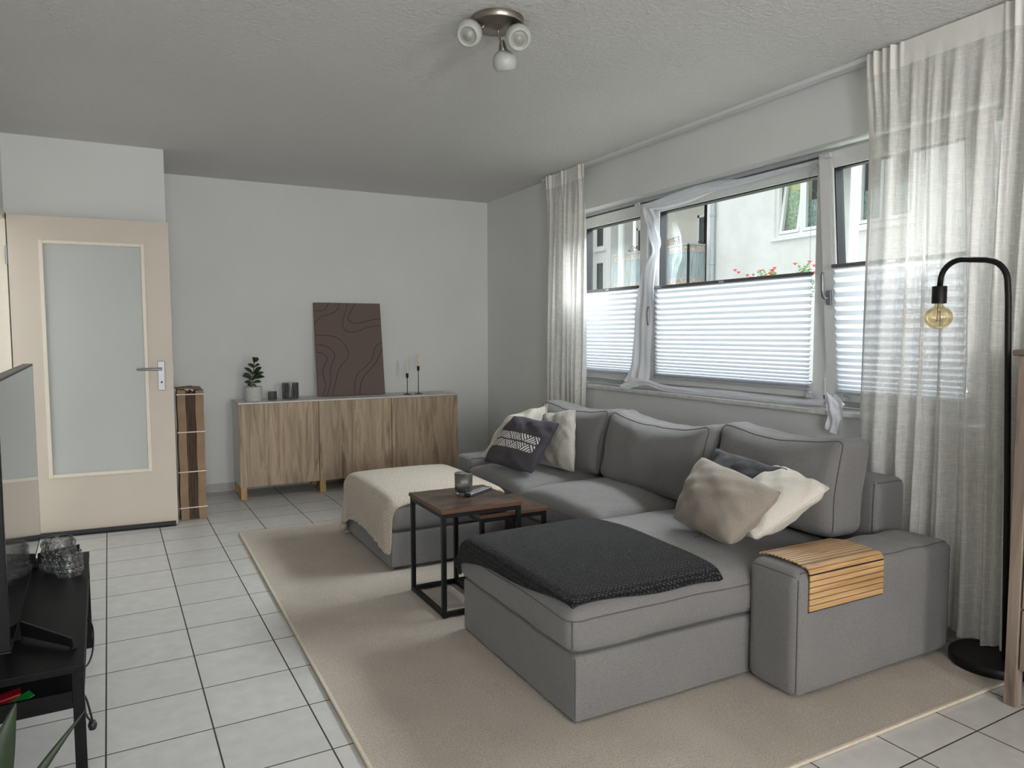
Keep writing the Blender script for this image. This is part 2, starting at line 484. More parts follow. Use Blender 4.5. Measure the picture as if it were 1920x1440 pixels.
class MB:
    def __init__(s):
        s.v = []
        s.f = []
    def add(s, v, f):
        k = len(s.v)
        s.v += [tuple(map(float, p)) for p in v]
        s.f += [tuple(i+k for i in q) for q in f]
        return s
    def box(s, x0, x1, y0, y1, z0, z1):
        return s.add([(x0, y0, z0), (x1, y0, z0), (x1, y1, z0), (x0, y1, z0), (x0, y0, z1), (x1, y0, z1), (x1, y1, z1), (x0, y1, z1)],
                     [(0, 3, 2, 1), (4, 5, 6, 7), (0, 1, 5, 4), (1, 2, 6, 5), (2, 3, 7, 6), (3, 0, 4, 7)])
    def obox(s, c, ax, ay, az):
        """oriented box from centre and three half-axis vectors"""
        c, ax, ay, az = map(Vector, (c, ax, ay, az))
        v = []
        for k in (-1, 1):
            for (i, j) in ((-1, -1), (1, -1), (1, 1), (-1, 1)):
                v.append(c + ax*i + ay*j + az*k)
        return s.add(v, [(0, 3, 2, 1), (4, 5, 6, 7), (0, 1, 5, 4), (1, 2, 6, 5), (2, 3, 7, 6), (3, 0, 4, 7)])
    def tube(s, pts, r, n=10, cap=True):
        pts = [Vector(p) for p in pts]
        rs = r if isinstance(r, (list, tuple)) else [r]*len(pts)
        rings = []
        pn = None
        for i, p in enumerate(pts):
            t = (pts[min(i+1, len(pts)-1)] - pts[max(i-1, 0)]).normalized()
            if pn is None:
                a = Vector((0, 0, 1)) if abs(t.z) < 0.9 else Vector((1, 0, 0))
                pn = t.cross(a).normalized()
            else:
                pn = (pn - t*pn.dot(t)).normalized()
            b = t.cross(pn)
            rings.append([p + (pn*math.cos(2*math.pi*k/n) + b*math.sin(2*math.pi*k/n))*rs[i] for k in range(n)])
        v = [q for rg in rings for q in rg]
        f = []
        for i in range(len(pts)-1):
            for k in range(n):
                f.append((i*n+k, i*n+(k+1) % n, (i+1)*n+(k+1) % n, (i+1)*n+k))
        if cap:
            f.append(tuple(range(n-1, -1, -1)))
            f.append(tuple((len(pts)-1)*n+k for k in range(n)))
        return s.add(v, f)
    def lathe(s, prof, c, n=32, axis=(0, 0, 1), wob=None):
        """profile list of (radius, height) about an axis through c"""
        az = Vector(axis).normalized()
        a = Vector((1, 0, 0)) if abs(az.x) < 0.9 else Vector((0, 1, 0))
        ax = (a - az*a.dot(az)).normalized()
        ay = az.cross(ax)
        c = Vector(c)
        v = []
        for (r, h) in prof:
            for k in range(n):
                t = 2*math.pi*k/n
                rr = r*(1 + (wob(t) if wob else 0))
                v.append(c + az*h + (ax*math.cos(t) + ay*math.sin(t))*rr)
        f = []
        for i in range(len(prof)-1):
            for k in range(n):
                f.append((i*n+k, i*n+(k+1) % n, (i+1)*n+(k+1) % n, (i+1)*n+k))
        return s.add(v, f)
    def build(s, name, mat, parent=None, smooth=False, bevel=0.0, seg=2, sharp=True):
        o = mesh(name, s.v, s.f, mat, parent, smooth)
        if bevel:
            md = o.modifiers.new('bevel', 'BEVEL')
            md.width = bevel
            md.segments = seg
            md.limit_method = 'ANGLE'
        if smooth and sharp:
            try:
                o.data.set_sharp_from_angle(angle=R(40))
            except Exception:
                pass
        return o

def tag(o, label, cat, group=None, kind=None):
    if label: o['label'] = label
    if cat: o['category'] = cat
    if group: o['group'] = group
    if kind: o['kind'] = kind
    return o
def thing(name, loc, label, cat, group=None):
    o = bpy.data.objects.new(name, None)
    o.empty_display_size = 0.1
    C.objects.link(o)
    o.location = loc
    return tag(o, label, cat, group)
def struct(o):
    o['kind'] = 'structure'
    return o
def copy_tree(o, parent=None):
    c = o.copy()
    C.objects.link(c)
    c.parent = parent
    for ch in list(o.children):
        copy_tree(ch, c)
    return c

def snoise(p, seed=0):
    """cheap smooth noise from sines, p in metres*frequency"""
    x, y, z = p
    s = seed*1.7
    return (math.sin(x*1.7+y*2.3+z*1.1+s) + math.sin(x*3.1-y*1.9+z*2.7+s*2.1)*0.6 + math.sin(-x*2.2+y*4.1+z*3.3+s*0.7)*0.4 + math.sin(x*5.3+y*4.7-z*4.9+s*1.3)*0.25)/2.25

def rbox(name, x0, x1, y0, y1, z0, z1, r, mat, parent=None, n=26, deform=None, piping=None, rz=None):
    """upholstered block: finely gridded box with rounded edges, pushed about by deform(p, u)"""
    cx_, cy_, cz_ = (x0+x1)/2, (y0+y1)/2, (z0+z1)/2
    H = ((x1-x0)/2, (y1-y0)/2, (z1-z0)/2)
    def axis_pts(h):
        k = max(6, int(n*min(1, h*2.2)))
        inner = [-(h-r) + 2*(h-r)*i/k for i in range(k+1)]
        rim = [r*(1-math.cos(a)) for a in (0.0, 0.35, 0.7, 1.05, 1.35)]
        lo = [-h + q*0.999 for q in rim]
        pts = lo + inner + [-q for q in reversed(lo)]
        out = []
        for q in pts:
            if not out or q - out[-1] > 1e-5:
                out.append(q)
        return out
    A = [axis_pts(h) for h in H]
    verts = []
    idx = {}
    faces = []
    def vid(p):
        key = (round(p[0], 5), round(p[1], 5), round(p[2], 5))
        if key in idx:
            return idx[key]
        c = [max(-(H[i]-r), min(H[i]-r, p[i])) for i in range(3)]
        d = [p[i]-c[i] for i in range(3)]
        L = math.sqrt(sum(q*q for q in d))
        q = [c[i] + (d[i]/L*r if L > 1e-9 else 0) for i in range(3)]
        u = tuple(q[i]/H[i] for i in range(3))
        w = (q[0]+cx_, q[1]+cy_, q[2]+cz_)
        if deform:
            w = deform(w, u)
        idx[key] = len(verts)
        verts.append(w)
        return idx[key]
    for ax in range(3):
        a, b = (ax+1) % 3, (ax+2) % 3
        for sgn in (-1, 1):
            for i in range(len(A[a])-1):
                for j in range(len(A[b])-1):
                    q = []
                    for (ii, jj) in ((i, j), (i+1, j), (i+1, j+1), (i, j+1)):
                        p = [0, 0, 0]
                        p[ax] = sgn*H[ax]; p[a] = A[a][ii]; p[b] = A[b][jj]
                        q.append(vid(p))
                    if sgn < 0:
                        q = q[::-1]
                    if len(set(q)) >= 3:
                        faces.append(tuple(q))
    o = mesh(name, verts, faces, mat, parent, True)
    if piping:
        # piping: list of polylines in unit coords (u); mapped through the same rounding and deform
        mb = MB()
        for line in piping:
            pts = []
            for u in line:
                p = [u[i]*H[i] for i in range(3)]
                c = [max(-(H[i]-r), min(H[i]-r, p[i])) for i in range(3)]
                d = [p[i]-c[i] for i in range(3)]
                L = math.sqrt(sum(t*t for t in d))
                q = [c[i] + (d[i]/L*(r+0.0005) if L > 1e-9 else 0) for i in range(3)]
                uq = tuple(q[i]/H[i] for i in range(3))
                w = (q[0]+cx_, q[1]+cy_, q[2]+cz_)
                pts.append(deform(w, uq) if deform else w)
            mb.tube(pts, 0.0026, 6)
        mb.build('piping', 'sofa_piping', o, True, sharp=False)
    return o

def seg(a, b, n=24):
    return [tuple(a[i] + (b[i]-a[i])*t/n for i in range(3)) for t in range(n+1)]

# ------------------------------------------------------------------ room shell
XW, YB, ZC = 2.975, 6.139, 2.471
XL, YS = -0.655, 5.36          # left wall, stub wall beside the door
YR = -2.9                      # rear wall behind the camera
WT = 0.24
struct(MB().box(XL-0.3, XW+WT, YR-0.3, YB+0.3, -0.12, 0.0).build('floor', 'tiles'))
struct(MB().box(XL-0.3, XW+WT, YR-0.3, YB+0.3, ZC, ZC+0.15).build('ceiling', 'ceiling'))
struct(MB().box(0.232, XW+WT, YB, YB+0.2, 0, ZC).build('wall_back', 'wall'))
struct(MB().box(XL-0.2, 0.232, YS, YB+0.2, 0, ZC).build('wall_left_recess', 'wall'))
# left wall with the doorway (y 4.47..5.34, z 0..1.99)
mb = MB().box(XL-0.2, XL, YR-0.2, 4.45, 0, ZC).box(XL-0.2, XL, 4.45, YS, 1.995, ZC)
struct(mb.build('wall_left', 'wall'))
# window wall, opening y 1.62..4.78, z 0.865..2.162
WY0, WY1, WZ0, WZ1 = 1.62, 4.78, 0.86, 2.160
mb = MB().box(XW, XW+WT, YR-0.2, WY0, 0, ZC).box(XW, XW+WT, WY1, YB, 0, ZC)
mb.box(XW, XW+WT, WY0, WY1, 0, WZ0).box(XW, XW+WT, WY0, WY1, WZ1, ZC)
struct(mb.build('wall_right', 'wall'))
# rear wall with a glazed door and an unseen opening added for the fill lamp
mb = MB().box(XL-0.2, -1.0+0.05, YR-0.2, YR, 0, ZC)
mb = MB()
mb.box(0.55, 1.5, YR-0.2, YR, 0, ZC).box(2.06, XW, YR-0.2, YR, 0, ZC)
mb.box(XL-0.2, 0.55, YR-0.2, YR, 0, 0.85).box(XL-0.2, 0.55, YR-0.2, YR, 2.15, ZC).box(1.5, 2.06, YR-0.2, YR, 2.1, ZC)
struct(mb.build('wall_rear', 'wall'))
# skirting tiles
struct(MB().box(0.232, XW-0.002, YB-0.012, YB-0.001, 0.001, 0.07).build('baseboard_back', 'tile_skirting', bevel=0.002))
struct(MB().box(XW-0.012, XW-0.001, YR, YB-0.015, 0.001, 0.07).build('baseboard_right', 'tile_skirting', bevel=0.002))
struct(MB().box(0.2325, 0.243, YS, YB-0.013, 0.001, 0.07).build('baseboard_left', 'tile_skirting', bevel=0.002))
# sill
struct(MB().box(2.942, XW+0.16, WY0+0.001, WY1-0.001, WZ0+0.0005, 0.885).build('trim_1', 'marble', bevel=0.004))
# curtain rail on the ceiling (structure: fixed to it)
rl = MB().box(2.909, 2.957, 0.4, 5.02, 2.458, 2.4705)
rl.box(2.909, 2.913, 0.4, 5.02, 2.450, 2.458).box(2.953, 2.957, 0.4, 5.02, 2.450, 2.458).box(2.930, 2.934, 0.4, 5.02, 2.450, 2.458)
struct(rl.build('trim_2', 'white_plastic'))

# door frame in the left wall
dfm = bpy.data.objects.new('door_1', None); C.objects.link(dfm); dfm.location = (XL, 4.9, 0); struct(dfm)
mb = MB()
mb.box(XL-0.2, XL+0.012, 5.305, 5.352, 0, 1.99).box(XL-0.2, XL+0.012, 4.452, 4.505, 0, 1.99).box(XL-0.2, XL+0.012, 4.452, 5.352, 1.95, 1.993)
mb.box(XL+0.0005, XL+0.014, 4.40, 4.452, 0, 2.04)
mb.build('door_frame', 'door_moulding', dfm, bevel=0.003)
# corridor beyond the doorway
struct(MB().box(XL-1.5, XL-1.45, 3.6, 6.0, 0, ZC).build('wall_corridor', 'wall'))
struct(MB().box(XL-1.5, XL-0.3, 3.6, 6.0, -0.1, 0).build('floor_corridor', 'tiles'))

# door leaf, opened flat in front of the stub wall
hx, hy = -0.632, 5.262
fx, fy = 0.238, 5.205
door = bpy.data.objects.new('door_2', None); C.objects.link(door); door.location = (hx, hy, 0); struct(door)
dv = Vector((fx-hx, fy-hy, 0)); DL = dv.length; du = dv.normalized(); dn = Vector((-du.y, du.x, 0))   # dn points away from the room
def dbox(mb, a0, a1, n0, n1, z0, z1):
    o = Vector((hx, hy, 0))
    c = o + du*(a0+a1)/2 + dn*(n0+n1)/2 + Vector((0, 0, (z0+z1)/2))
    mb.obox(c, du*(a1-a0)/2, dn*(n1-n0)/2, Vector((0, 0, (z1-z0)/2)))
    return mb
px0, px1, pz0, pz1 = 0.175, 0.712, 0.385, 1.815
mb = MB()
dbox(mb, 0, px0, 0, 0.04, 0.008, 1.975); dbox(mb, px1, DL, 0, 0.04, 0.008, 1.975)
dbox(mb, px0, px1, 0, 0.04, 0.008, pz0); dbox(mb, px0, px1, 0, 0.04, pz1, 1.975)
mb.build('door_leaf', 'door_paint', door)
mb = MB()
for (a0, a1, z0, z1) in ((px0-0.018, px0+0.004, pz0-0.018, pz1+0.018), (px1-0.004, px1+0.018, pz0-0.018, pz1+0.018),
                         (px0+0.004, px1-0.004, pz0-0.018, pz0+0.004), (px0+0.004, px1-0.004, pz1-0.004, pz1+0.018)):
    dbox(mb, a0, a1, -0.006, 0.012, z0, z1)
mb.build('glazing_bead', 'door_moulding', door, bevel=0.003)
dbox(MB(), px0, px1, 0.016, 0.022, pz0, pz1).build('glass_pane', 'frosted_pane', door)
pl = dbox(MB(), DL-0.090, DL-0.048, -0.005, 0.0, 0.895, 1.085).build('handle_plate', 'handle_metal', door, bevel=0.003)
o_ = Vector((hx, hy, 0))
hp = o_ + du*(DL-0.069) + Vector((0, 0, 1.035))
mb = MB().tube([hp - dn*0.004, hp - dn*0.045], 0.009, 12)
mb.tube([hp - dn*0.045 + du*0.006, hp - dn*0.047 - du*0.03, hp - dn*0.047 - du*0.10, hp - dn*0.043 - du*0.128, hp - dn*0.028 - du*0.136], [0.0085, 0.0085, 0.0085, 0.008, 0.007], 12)
mb.build('lever', 'handle_metal', pl, True)
kh = hp - Vector((0, 0, 0.087)) - dn*0.0055
MB().tube([kh, kh - dn*0.0012], 0.006, 10).box(0, 0, 0, 0, 0, 0).build('keyhole', 'black_gasket', pl)
mb = MB(); mb.tube([Vector((hx-0.008, hy+0.01, 1.68)), Vector((hx-0.008, hy+0.01, 1.79))], 0.008, 10)
mb.build('hinge', 'handle_metal', door, True)
dbox(MB(), DL, DL+0.0015, 0.008, 0.03, 1.0, 1.06).build('latch_plate', 'handle_metal', door)
# draught stopper along the foot of the leaf
mb = MB()
a = Vector((hx, hy, 0)) + du*0.02 - dn*0.022; b = Vector((hx, hy, 0)) + du*(DL-0.012) - dn*0.022
mb.tube([a + Vector((0, 0, 0.017)), b + Vector((0, 0, 0.017))], 0.0165, 14)
tag(mb.build('draught_stopper', 'dark_rubber', None, True), 'black draught stopper tube along the foot of the open door', 'draught stopper')

# ------------------------------------------------------------------ window
win = bpy.data.objects.new('window_1', None); C.objects.link(win); win.location = (3.12, 3.2, 0.9); struct(win)
mb = MB()
fx0, fx1 = 3.125, 3.195
mb.box(fx0, fx1, WY0, WY0+0.065, 0.886, WZ1).box(fx0, fx1, WY1-0.065, WY1, 0.886, WZ1)
mb.box(fx0, fx1, WY0, WY1, 0.886, 0.94).box(fx0, fx1, WY0, WY1, 2.105, WZ1)
mb.box(fx0, fx1, 2.395, 2.465, 0.94, 2.105).box(fx0, fx1, 3.85, 3.92, 0.94, 2.105)
mb.build('window_frame', 'window_plastic', win, bevel=0.003)
MB().box(3.088, 3.124, WY0+0.002, WY1-0.002, 2.138, WZ1-0.001).build('shutter_slot', 'cord_grey', win)
def sash(y0, y1, z0, z1, parent, tilt=0.0, handle=None, up=False):
    """a sash with gasket, pane and handle; its origin is at its lower inner edge so that it can tilt"""
    xi = 3.080
    e = bpy.data.objects.new('sash', None); C.objects.link(e); e.parent = parent
    e.location = Vector((xi+0.06, (y0+y1)/2, z0)) - parent.location
    w = 0.078
    fr = MB()
    fr.box(xi, xi+0.068, y0, y0+w, z0, z1).box(xi, xi+0.068, y1-w, y1, z0, z1)
    fr.box(xi, xi+0.068, y0+w, y1-w, z0, z0+w).box(xi, xi+0.068, y0+w, y1-w, z1-w, z1)
    fr.build('sash_frame', 'window_plastic', e, bevel=0.004)
    g = MB(); t = 0.006; q = w
    for (a, b, c, d) in ((y0+q, y0+q+t, z0+q, z1-q), (y1-q-t, y1-q, z0+q, z1-q), (y0+q+t, y1-q-t, z0+q, z0+q+t), (y0+q+t, y1-q-t, z1-q-t, z1-q)):
        g.box(xi+0.010, xi+0.066, a, b, c, d)
    g.build('gasket', 'black_gasket', e)
    MB().box(xi+0.030, xi+0.034, y0+q+0.001, y1-q-0.001, z0+q+0.001, z1-q-0.001).build('glass_pane', 'window_glass', e)
    if handle is not None:
        hb = MB().box(xi-0.012, xi+0.001, handle-0.014, handle+0.014, 1.40, 1.47).build('handle_base', 'handle_metal', e, bevel=0.003)
        mb = MB(); s = 1 if up else -1
        zc = 1.435
        mb.tube([(xi-0.01, handle, zc), (xi-0.035, handle, zc), (xi-0.047, handle, zc+0.012*s), (xi-0.050, handle, zc+0.04*s), (xi-0.048, handle, zc+0.11*s), (xi-0.044, handle, zc+0.125*s)],
                [0.009, 0.009, 0.0095, 0.0095, 0.0095, 0.007], 12)
        mb.build('handle', 'handle_metal', hb, True)
    e.rotation_euler = (0, -tilt, 0)
    return e
s_left = sash(3.905, 4.725, 0.925, 2.125, win)
s_mid = sash(2.475, 3.862, 0.925, 2.125, win, 0, 3.825)
TILT = math.atan(0.105/1.18)
s_right = sash(1.690, 2.462, 0.925, 2.125, win, TILT, 2.425, True)
# tilt hinge beside the right sash
MB().box(3.070, 3.082, 2.462, 2.474, 0.945, 1.03).build('hinge', 'white_plastic', win, bevel=0.002)
MB().box(3.072, 3.084, 2.460, 2.476, 0.925, 0.945).build('hinge_pin', 'black_gasket', win, bevel=0.002)

# ------------------------------------------------------------------ pleated blinds
def blind(y0, y1, ztop, zbot, xb, npl, label, tilt=0.0, zpiv=0.925, cords=()):
    e = thing('pleated_blind', (xb, (y0+y1)/2, zbot), label, 'blind', 'pleated blinds on the window')
    dep = 0.016
    zs = []
    # pleats hang wider at the top and lie closer at the bottom
    wts = [1.0 - 0.62*(i/(npl-1))**1.3 for i in range(npl)]
    tot = sum(wts); z = ztop-0.012
    H = ztop-0.012-(zbot+0.006)
    zs.append(z)
    for w in wts:
        z -= H*w/tot
        zs.append(z)
    v = []; f = []
    n = 12
    prof = []
    for i in range(npl):
        prof.append((xb, zs[i])); prof.append((xb+dep, (zs[i]+zs[i+1])/2))
    prof.append((xb, zs[-1]))
    for (x, zz) in prof:
        for j in range(n+1):
            v.append((x, y0+(y1-y0)*j/n, zz))
    for i in range(len(prof)-1):
        for j in range(n):
            a = i*(n+1)+j
            f.append((a, a+1, a+n+2, a+n+1))
    mesh('pleats', v, f, 'blind', e)
    MB().box(xb-0.006, xb+dep+0.002, y0-0.004, y1+0.004, ztop-0.014, ztop+0.004).build('top_rail', 'blind_rail', e, bevel=0.002)
    MB().box(xb-0.002, xb+dep, y0-0.002, y1+0.002, zbot-0.006, zbot+0.006).build('bottom_rail', 'blind_rail_light', e, bevel=0.002)
    if cords:
        mb = MB()
        for (yc, zt) in cords:
            mb.tube([(xb+dep/2, yc, ztop), (xb+dep/2, yc, zt)], 0.0009, 5)
        mb.build('cord', 'cord_grey', e)
    yg = (y0+y1)/2
    MB().box(xb-0.010, xb-0.006, yg-0.02, yg+0.02, ztop-0.012, ztop-0.002).build('grip', 'clear_plastic', e, bevel=0.001)
    if tilt:
        # turn about the sash's lower edge
        px, pz = 3.14, zpiv
        d = Vector(e.location) - Vector((px, 0, pz))
        c, s = math.cos(-tilt), math.sin(-tilt)
        e.location = (px + d.x*c + d.z*s, e.location.y, pz - d.x*s + d.z*c)
        e.rotation_euler = (0, -tilt, 0)
    return e
plain('blind_rail', lin((92, 92, 92)), 0.4)
plain('blind_rail_light', lin((176, 176, 178)), 0.4)
plain('cord_grey', lin((180, 182, 186)), 0.6)
plain('clear_plastic', lin((200, 202, 204)), 0.25)
blind(3.985, 4.655, 1.578, 0.975, 3.060, 21, 'narrow white pleated blind on the left window sash beside the left curtain')
blind(2.560, 3.805, 1.562, 0.968, 3.060, 21, 'wide white pleated blind on the middle window sash', 0, 0.925, ((2.575, 2.06),))
blind(1.765, 2.378, 1.590, 0.972, 3.050, 17, 'white pleated blind on the tilted right sash, partly behind the sheer curtain', TILT, 0.925, ((2.386, 2.08),))
# cord holders and loose cord at the top of the middle sash
mb = MB(); mb.box(3.060, 3.084, 2.50, 2.53, 2.085, 2.108); mb.box(3.066, 3.084, 2.528, 2.55, 2.088, 2.1)
ch = mb.build('cord_holder', 'clear_plastic', None, bevel=0.002)
tag(ch, 'clear plastic cord holder at the top right of the middle sash', 'cord holder')
mb = MB()
def smooth_path(pts, k=6):
    pts = [Vector(p) for p in pts]
    out = []
    for i in range(len(pts)-1):
        p0 = pts[max(i-1, 0)]; p1 = pts[i]; p2 = pts[i+1]; p3 = pts[min(i+2, len(pts)-1)]
        for t in range(k):
            u = t/k
            out.append(0.5*((2*p1) + (p2-p0)*u + (2*p0-5*p1+4*p2-p3)*u*u + (3*p1-p0-3*p2+p3)*u**3))
    out.append(pts[-1])
    return out
mb.tube(smooth_path([(3.062, 2.52, 2.086), (3.062, 2.57, 2.07), (3.062, 2.595, 2.03), (3.062, 2.575, 1.985), (3.062, 2.54, 1.95), (3.062, 2.53, 1.88), (3.062, 2.555, 1.84), (3.062, 2.558, 1.90), (3.062, 2.535, 1.96), (3.062, 2.52, 2.03), (3.062, 2.52, 2.086)]), 0.0011, 5)
mb.build('loose_cord', 'cord_grey', ch, True)
for (y, z, lb) in ((2.40, 2.085, 'clear plastic clip at the top left of the tilted sash'), (3.99, 2.115, 'clear plastic clip at the top of the left window sash')):
    xx = 3.052 if y > 3 else 2.955
    c = MB().box(xx, xx+0.022, y-0.018, y+0.018, z, z+0.022).box(xx-0.006, xx, y-0.006, y+0.018, z+0.002, z+0.014).build('cord_clip', 'clear_plastic', None, bevel=0.002)
    tag(c, lb, 'clip')
for (y, x, z, lb) in ((2.545, 3.045, 0.925, 'clear plastic cord clip at the bottom right of the middle blind'), (2.35, 3.045, 0.925, 'clear plastic cord clip at the bottom left of the tilted sash blind')):
    c = MB().box(x, x+0.034, y-0.02, y+0.015, z, z+0.022).box(x, x+0.014, y-0.008, y+0.006, z+0.022, z+0.036).build('cord_clip', 'clear_plastic', None, bevel=0.002)
    tag(c, lb, 'clip')

# ------------------------------------------------------------------ white window-sealing cloth draped round the middle sash
def ribbon(path, widths, wdirs, n=10, fold=0.012, seed=0):
    """crumpled strip along a path; widths/wdirs give half-width vectors"""
    P = smooth_path(path, 8)
    k = len(P)
    v = []; f = []
    m_ = len(widths)
    for i, p in enumerate(P):
        t = i/(k-1)*(m_-1); a = int(min(t, m_-2)); u = t-a
        w = widths[a]*(1-u)+widths[a+1]*u
        wd = (Vector(wdirs[a])*(1-u)+Vector(wdirs[a+1])*u).normalized()
        tg = (P[min(i+1, k-1)]-P[max(i-1, 0)]).normalized()
        nn = tg.cross(wd).normalized()
        for j in range(n+1):
            s = j/n*2-1
            off = fold*math.sin(s*5.0+i*0.09+seed)+fold*0.7*math.sin(s*9+i*0.17+seed*2)+0.004*math.sin(i*0.5+s*3)
            v.append(p+wd*(w*s*(1+0.06*math.sin(i*0.3+seed)))+nn*off)
    for i in range(k-1):
        for j in range(n):
            a = i*(n+1)+j
            f.append((a, a+1, a+n+2, a+n+1))
    return v, f
net = thing('window_sealing_cloth', (3.02, 3.9, 0.89), 'white sealing cloth hanging crumpled around the middle window sash and along the sill', 'cloth')
v, f = ribbon([(3.03, 3.83, 2.075), (3.03, 3.80, 1.99), (3.03, 3.772, 1.90), (3.03, 3.748, 1.79), (3.03, 3.817, 1.68), (3.03, 3.850, 1.485), (3.03, 3.877, 1.275), (3.028, 3.898, 1.06), (3.00, 3.905, 0.93)],
              [0.045, 0.070, 0.066, 0.042, 0.078, 0.082, 0.090, 0.095, 0.10], [(0, 1, 0.3), (0, 1, 0.1), (0.0, 1, 0), (0, 1, 0), (0, 1, 0.1), (0, 1, 0), (0, 1, 0), (0, 1, 0), (-.2, 1, 0)], 16, 0.009, 1)
mesh('hanging_side', v, f, 'netting', net, True)
v, f = ribbon([(3.03, 3.88, 2.085), (3.03, 3.65, 2.083), (3.03, 3.40, 2.099), (3.03, 3.18, 2.103), (3.03, 2.977, 2.094), (3.03, 2.62, 2.098), (3.035, 2.50, 2.097)],
              [0.018, 0.042, 0.040, 0.028, 0.018, 0.010, 0.006], [(0, 0.3, 1), (0, 0, 1), (0, 0, 1), (0, 0, 1), (0, 0, 1), (0, 0, 1), (0, 0, 1)], 16, 0.008, 3)
mesh('top_strip', v, f, 'netting', net, True)
v, f = ribbon([(2.955, 4.02, 0.888), (2.975, 3.95, 0.915), (2.995, 3.80, 0.935), (3.00, 3.60, 0.908), (3.00, 3.30, 0.908), (3.0, 3.0, 0.909), (3.0, 2.75, 0.905), (2.985, 2.52, 0.91), (2.96, 2.38, 0.925)],
              [0.022, 0.040, 0.022, 0.018, 0.020, 0.022, 0.016, 0.012, 0.026], [(0.3, 0, 1)]*9, 10, 0.007, 5)
mesh('sill_strip', v, f, 'netting', net, True)
v, f = ribbon([(2.985, 2.36, 0.955), (2.955, 2.32, 0.935), (2.925, 2.29, 0.90), (2.922, 2.285, 0.85), (2.922, 2.30, 0.785)],
              [0.04, 0.07, 0.05, 0.042, 0.04], [(0.2, 1, 0.3), (0.1, 1, 0.2), (0, 1, 0), (0, 1, 0.1), (0, 1, 0.35)], 12, 0.008, 2)
mesh('hanging_end', v, f, 'netting', net, True)

# ------------------------------------------------------------------ curtains
def curtain(y0, y1, zb, x, label, pinches, nf, seed, flare=1.0, head=0.10):
    e = thing('sheer_curtain', (x, (y0+y1)/2, zb), label, 'curtain')
    ny = int(abs(y1-y0)*190); nz = 60
    rnd = random.Random(seed)
    ph = [rnd.uniform(0, 6.28) for _ in range(8)]
    def fold(s, a, z):
        q = (s*nf + 0.35*math.sin(s*7+ph[0]) + 0.25*math.sin(s*17+ph[1]))*2*math.pi
        w = math.sin(q + 0.25*math.sin(z*1.7+ph[2]))
        w2 = math.sin(2.3*q+ph[3])
        return a*(0.75*w + 0.3*w2)
    def point(s, z):
        t = (2.452-z)/(2.452-zb)
        yy = y0+(y1-y0)*s
        # at the heading the cloth is gathered in pinch pleats and lies flat between them
        pn = 0.0
        dyy = 0.0
        for c in pinches:
            d = (s-c)*abs(y1-y0)
            if abs(d) < 0.05:
                pn += math.cos(d/0.05*math.pi/2)*math.cos(d/0.05*math.pi*2.5)*0.016
        top = math.exp(-((2.452-z)/0.22)**2)
        amp = 0.012 + 0.030*min(1, t*1.6)
        xx = x + fold(s, amp, z)*(1-top) - pn*top*1.2 - 0.006*top
        yy += 0.010*math.sin(z*2.1+s*9+ph[4])*(1-top)*flare
        if z < 0.70 and yy > 1.62:
            xx = max(xx, 2.853)
        return xx, yy
    def sheet(z0, z1, nz_, name, mat):
        v = []; f = []
        for i in range(nz_+1):
            z = z0+(z1-z0)*i/nz_
            for j in range(ny+1):
                s = j/ny
                xx, yy = point(s, z)
                dz = 0
                v.append((xx, yy, z + dz))
        for i in range(nz_):
            for j in range(ny):
                a = i*(ny+1)+j
                f.append((a, a+1, a+ny+2, a+ny+1))
        return mesh(name, v, f, mat, e, True)
    sheet(2.462-head, zb, nz, 'fabric', 'sheer_linen')
    sheet(2.462, 2.462-head, 6, 'heading_tape', 'sheer_heading')
    # stitched hem at the bottom and down the sides
    v = []; f = []
    n2 = 40
    for sgn, s0, s1 in ((0, 0.0, 0.02), (1, 0.98, 1.0)):
        k0 = len(v)
        for i in range(n2+1):
            z = (2.443-head) + (zb-(2.443-head))*i/n2
            for s in (s0, (s0+s1)/2, s1):
                xx, yy = point(s, z)
                v.append((xx-0.0012, yy, z))
        for i in range(n2):
            for j in range(2):
                a = k0+i*3+j
                f.append((a, a+1, a+4, a+3))
    mesh('hem', v, f, 'sheer_heading', e, True)
    return e
curtain(4.905, 4.375, 0.10, 2.890, 'white sheer linen curtain at the far left end of the window', (0.06, 0.14, 0.46, 0.90), 6, 3)
curtain(2.145, 1.04, 0.053, 2.888, 'wide white sheer linen curtain on the right behind the black floor lamp', (0.04, 0.11, 0.55, 0.63, 0.93), 11, 9)

# ------------------------------------------------------------------ rug
rug = thing('area_rug', (1.75, 3.1, 0.0), 'large beige short-pile rug under the sofa', 'rug')
RX0, RX1, RY0, RY1 = 0.562, 2.80, 1.392, 4.775
mb = MB(); nx, ny = 40, 60
v = []; f = []
for i in range(nx+1):
    for j in range(ny+1):
        u = i/nx; w = j/ny
        e_ = min(min(u, 1-u)*(RX1-RX0), min(w, 1-w)*(RY1-RY0))
        v.append((RX0+0.012+(RX1-RX0-0.024)*u, RY0+0.012+(RY1-RY0-0.024)*w, 0.0105 + 0.0012*snoise((u*14, w*20, 0), 2)*min(1, e_*8)))
for i in range(nx):
    for j in range(ny):
        a = i*(ny+1)+j
        f.append((a, a+ny+1, a+ny+2, a+1))
mb.add(v, f)
mb.box(RX0+0.012, RX1-0.012, RY0+0.012, RY1-0.012, 0.001, 0.008)
mb.build('pile', 'rug', rug, True, sharp=False)
mb = MB()
mb.box(RX0, RX0+0.014, RY0, RY1, 0.0008, 0.011).box(RX1-0.014, RX1, RY0, RY1, 0.0008, 0.011).box(RX0+0.014, RX1-0.014, RY0, RY0+0.014, 0.0008, 0.011).box(RX0+0.014, RX1-0.014, RY1-0.014, RY1, 0.0008, 0.011)
mb.build('binding', 'rug_binding', rug, bevel=0.003)

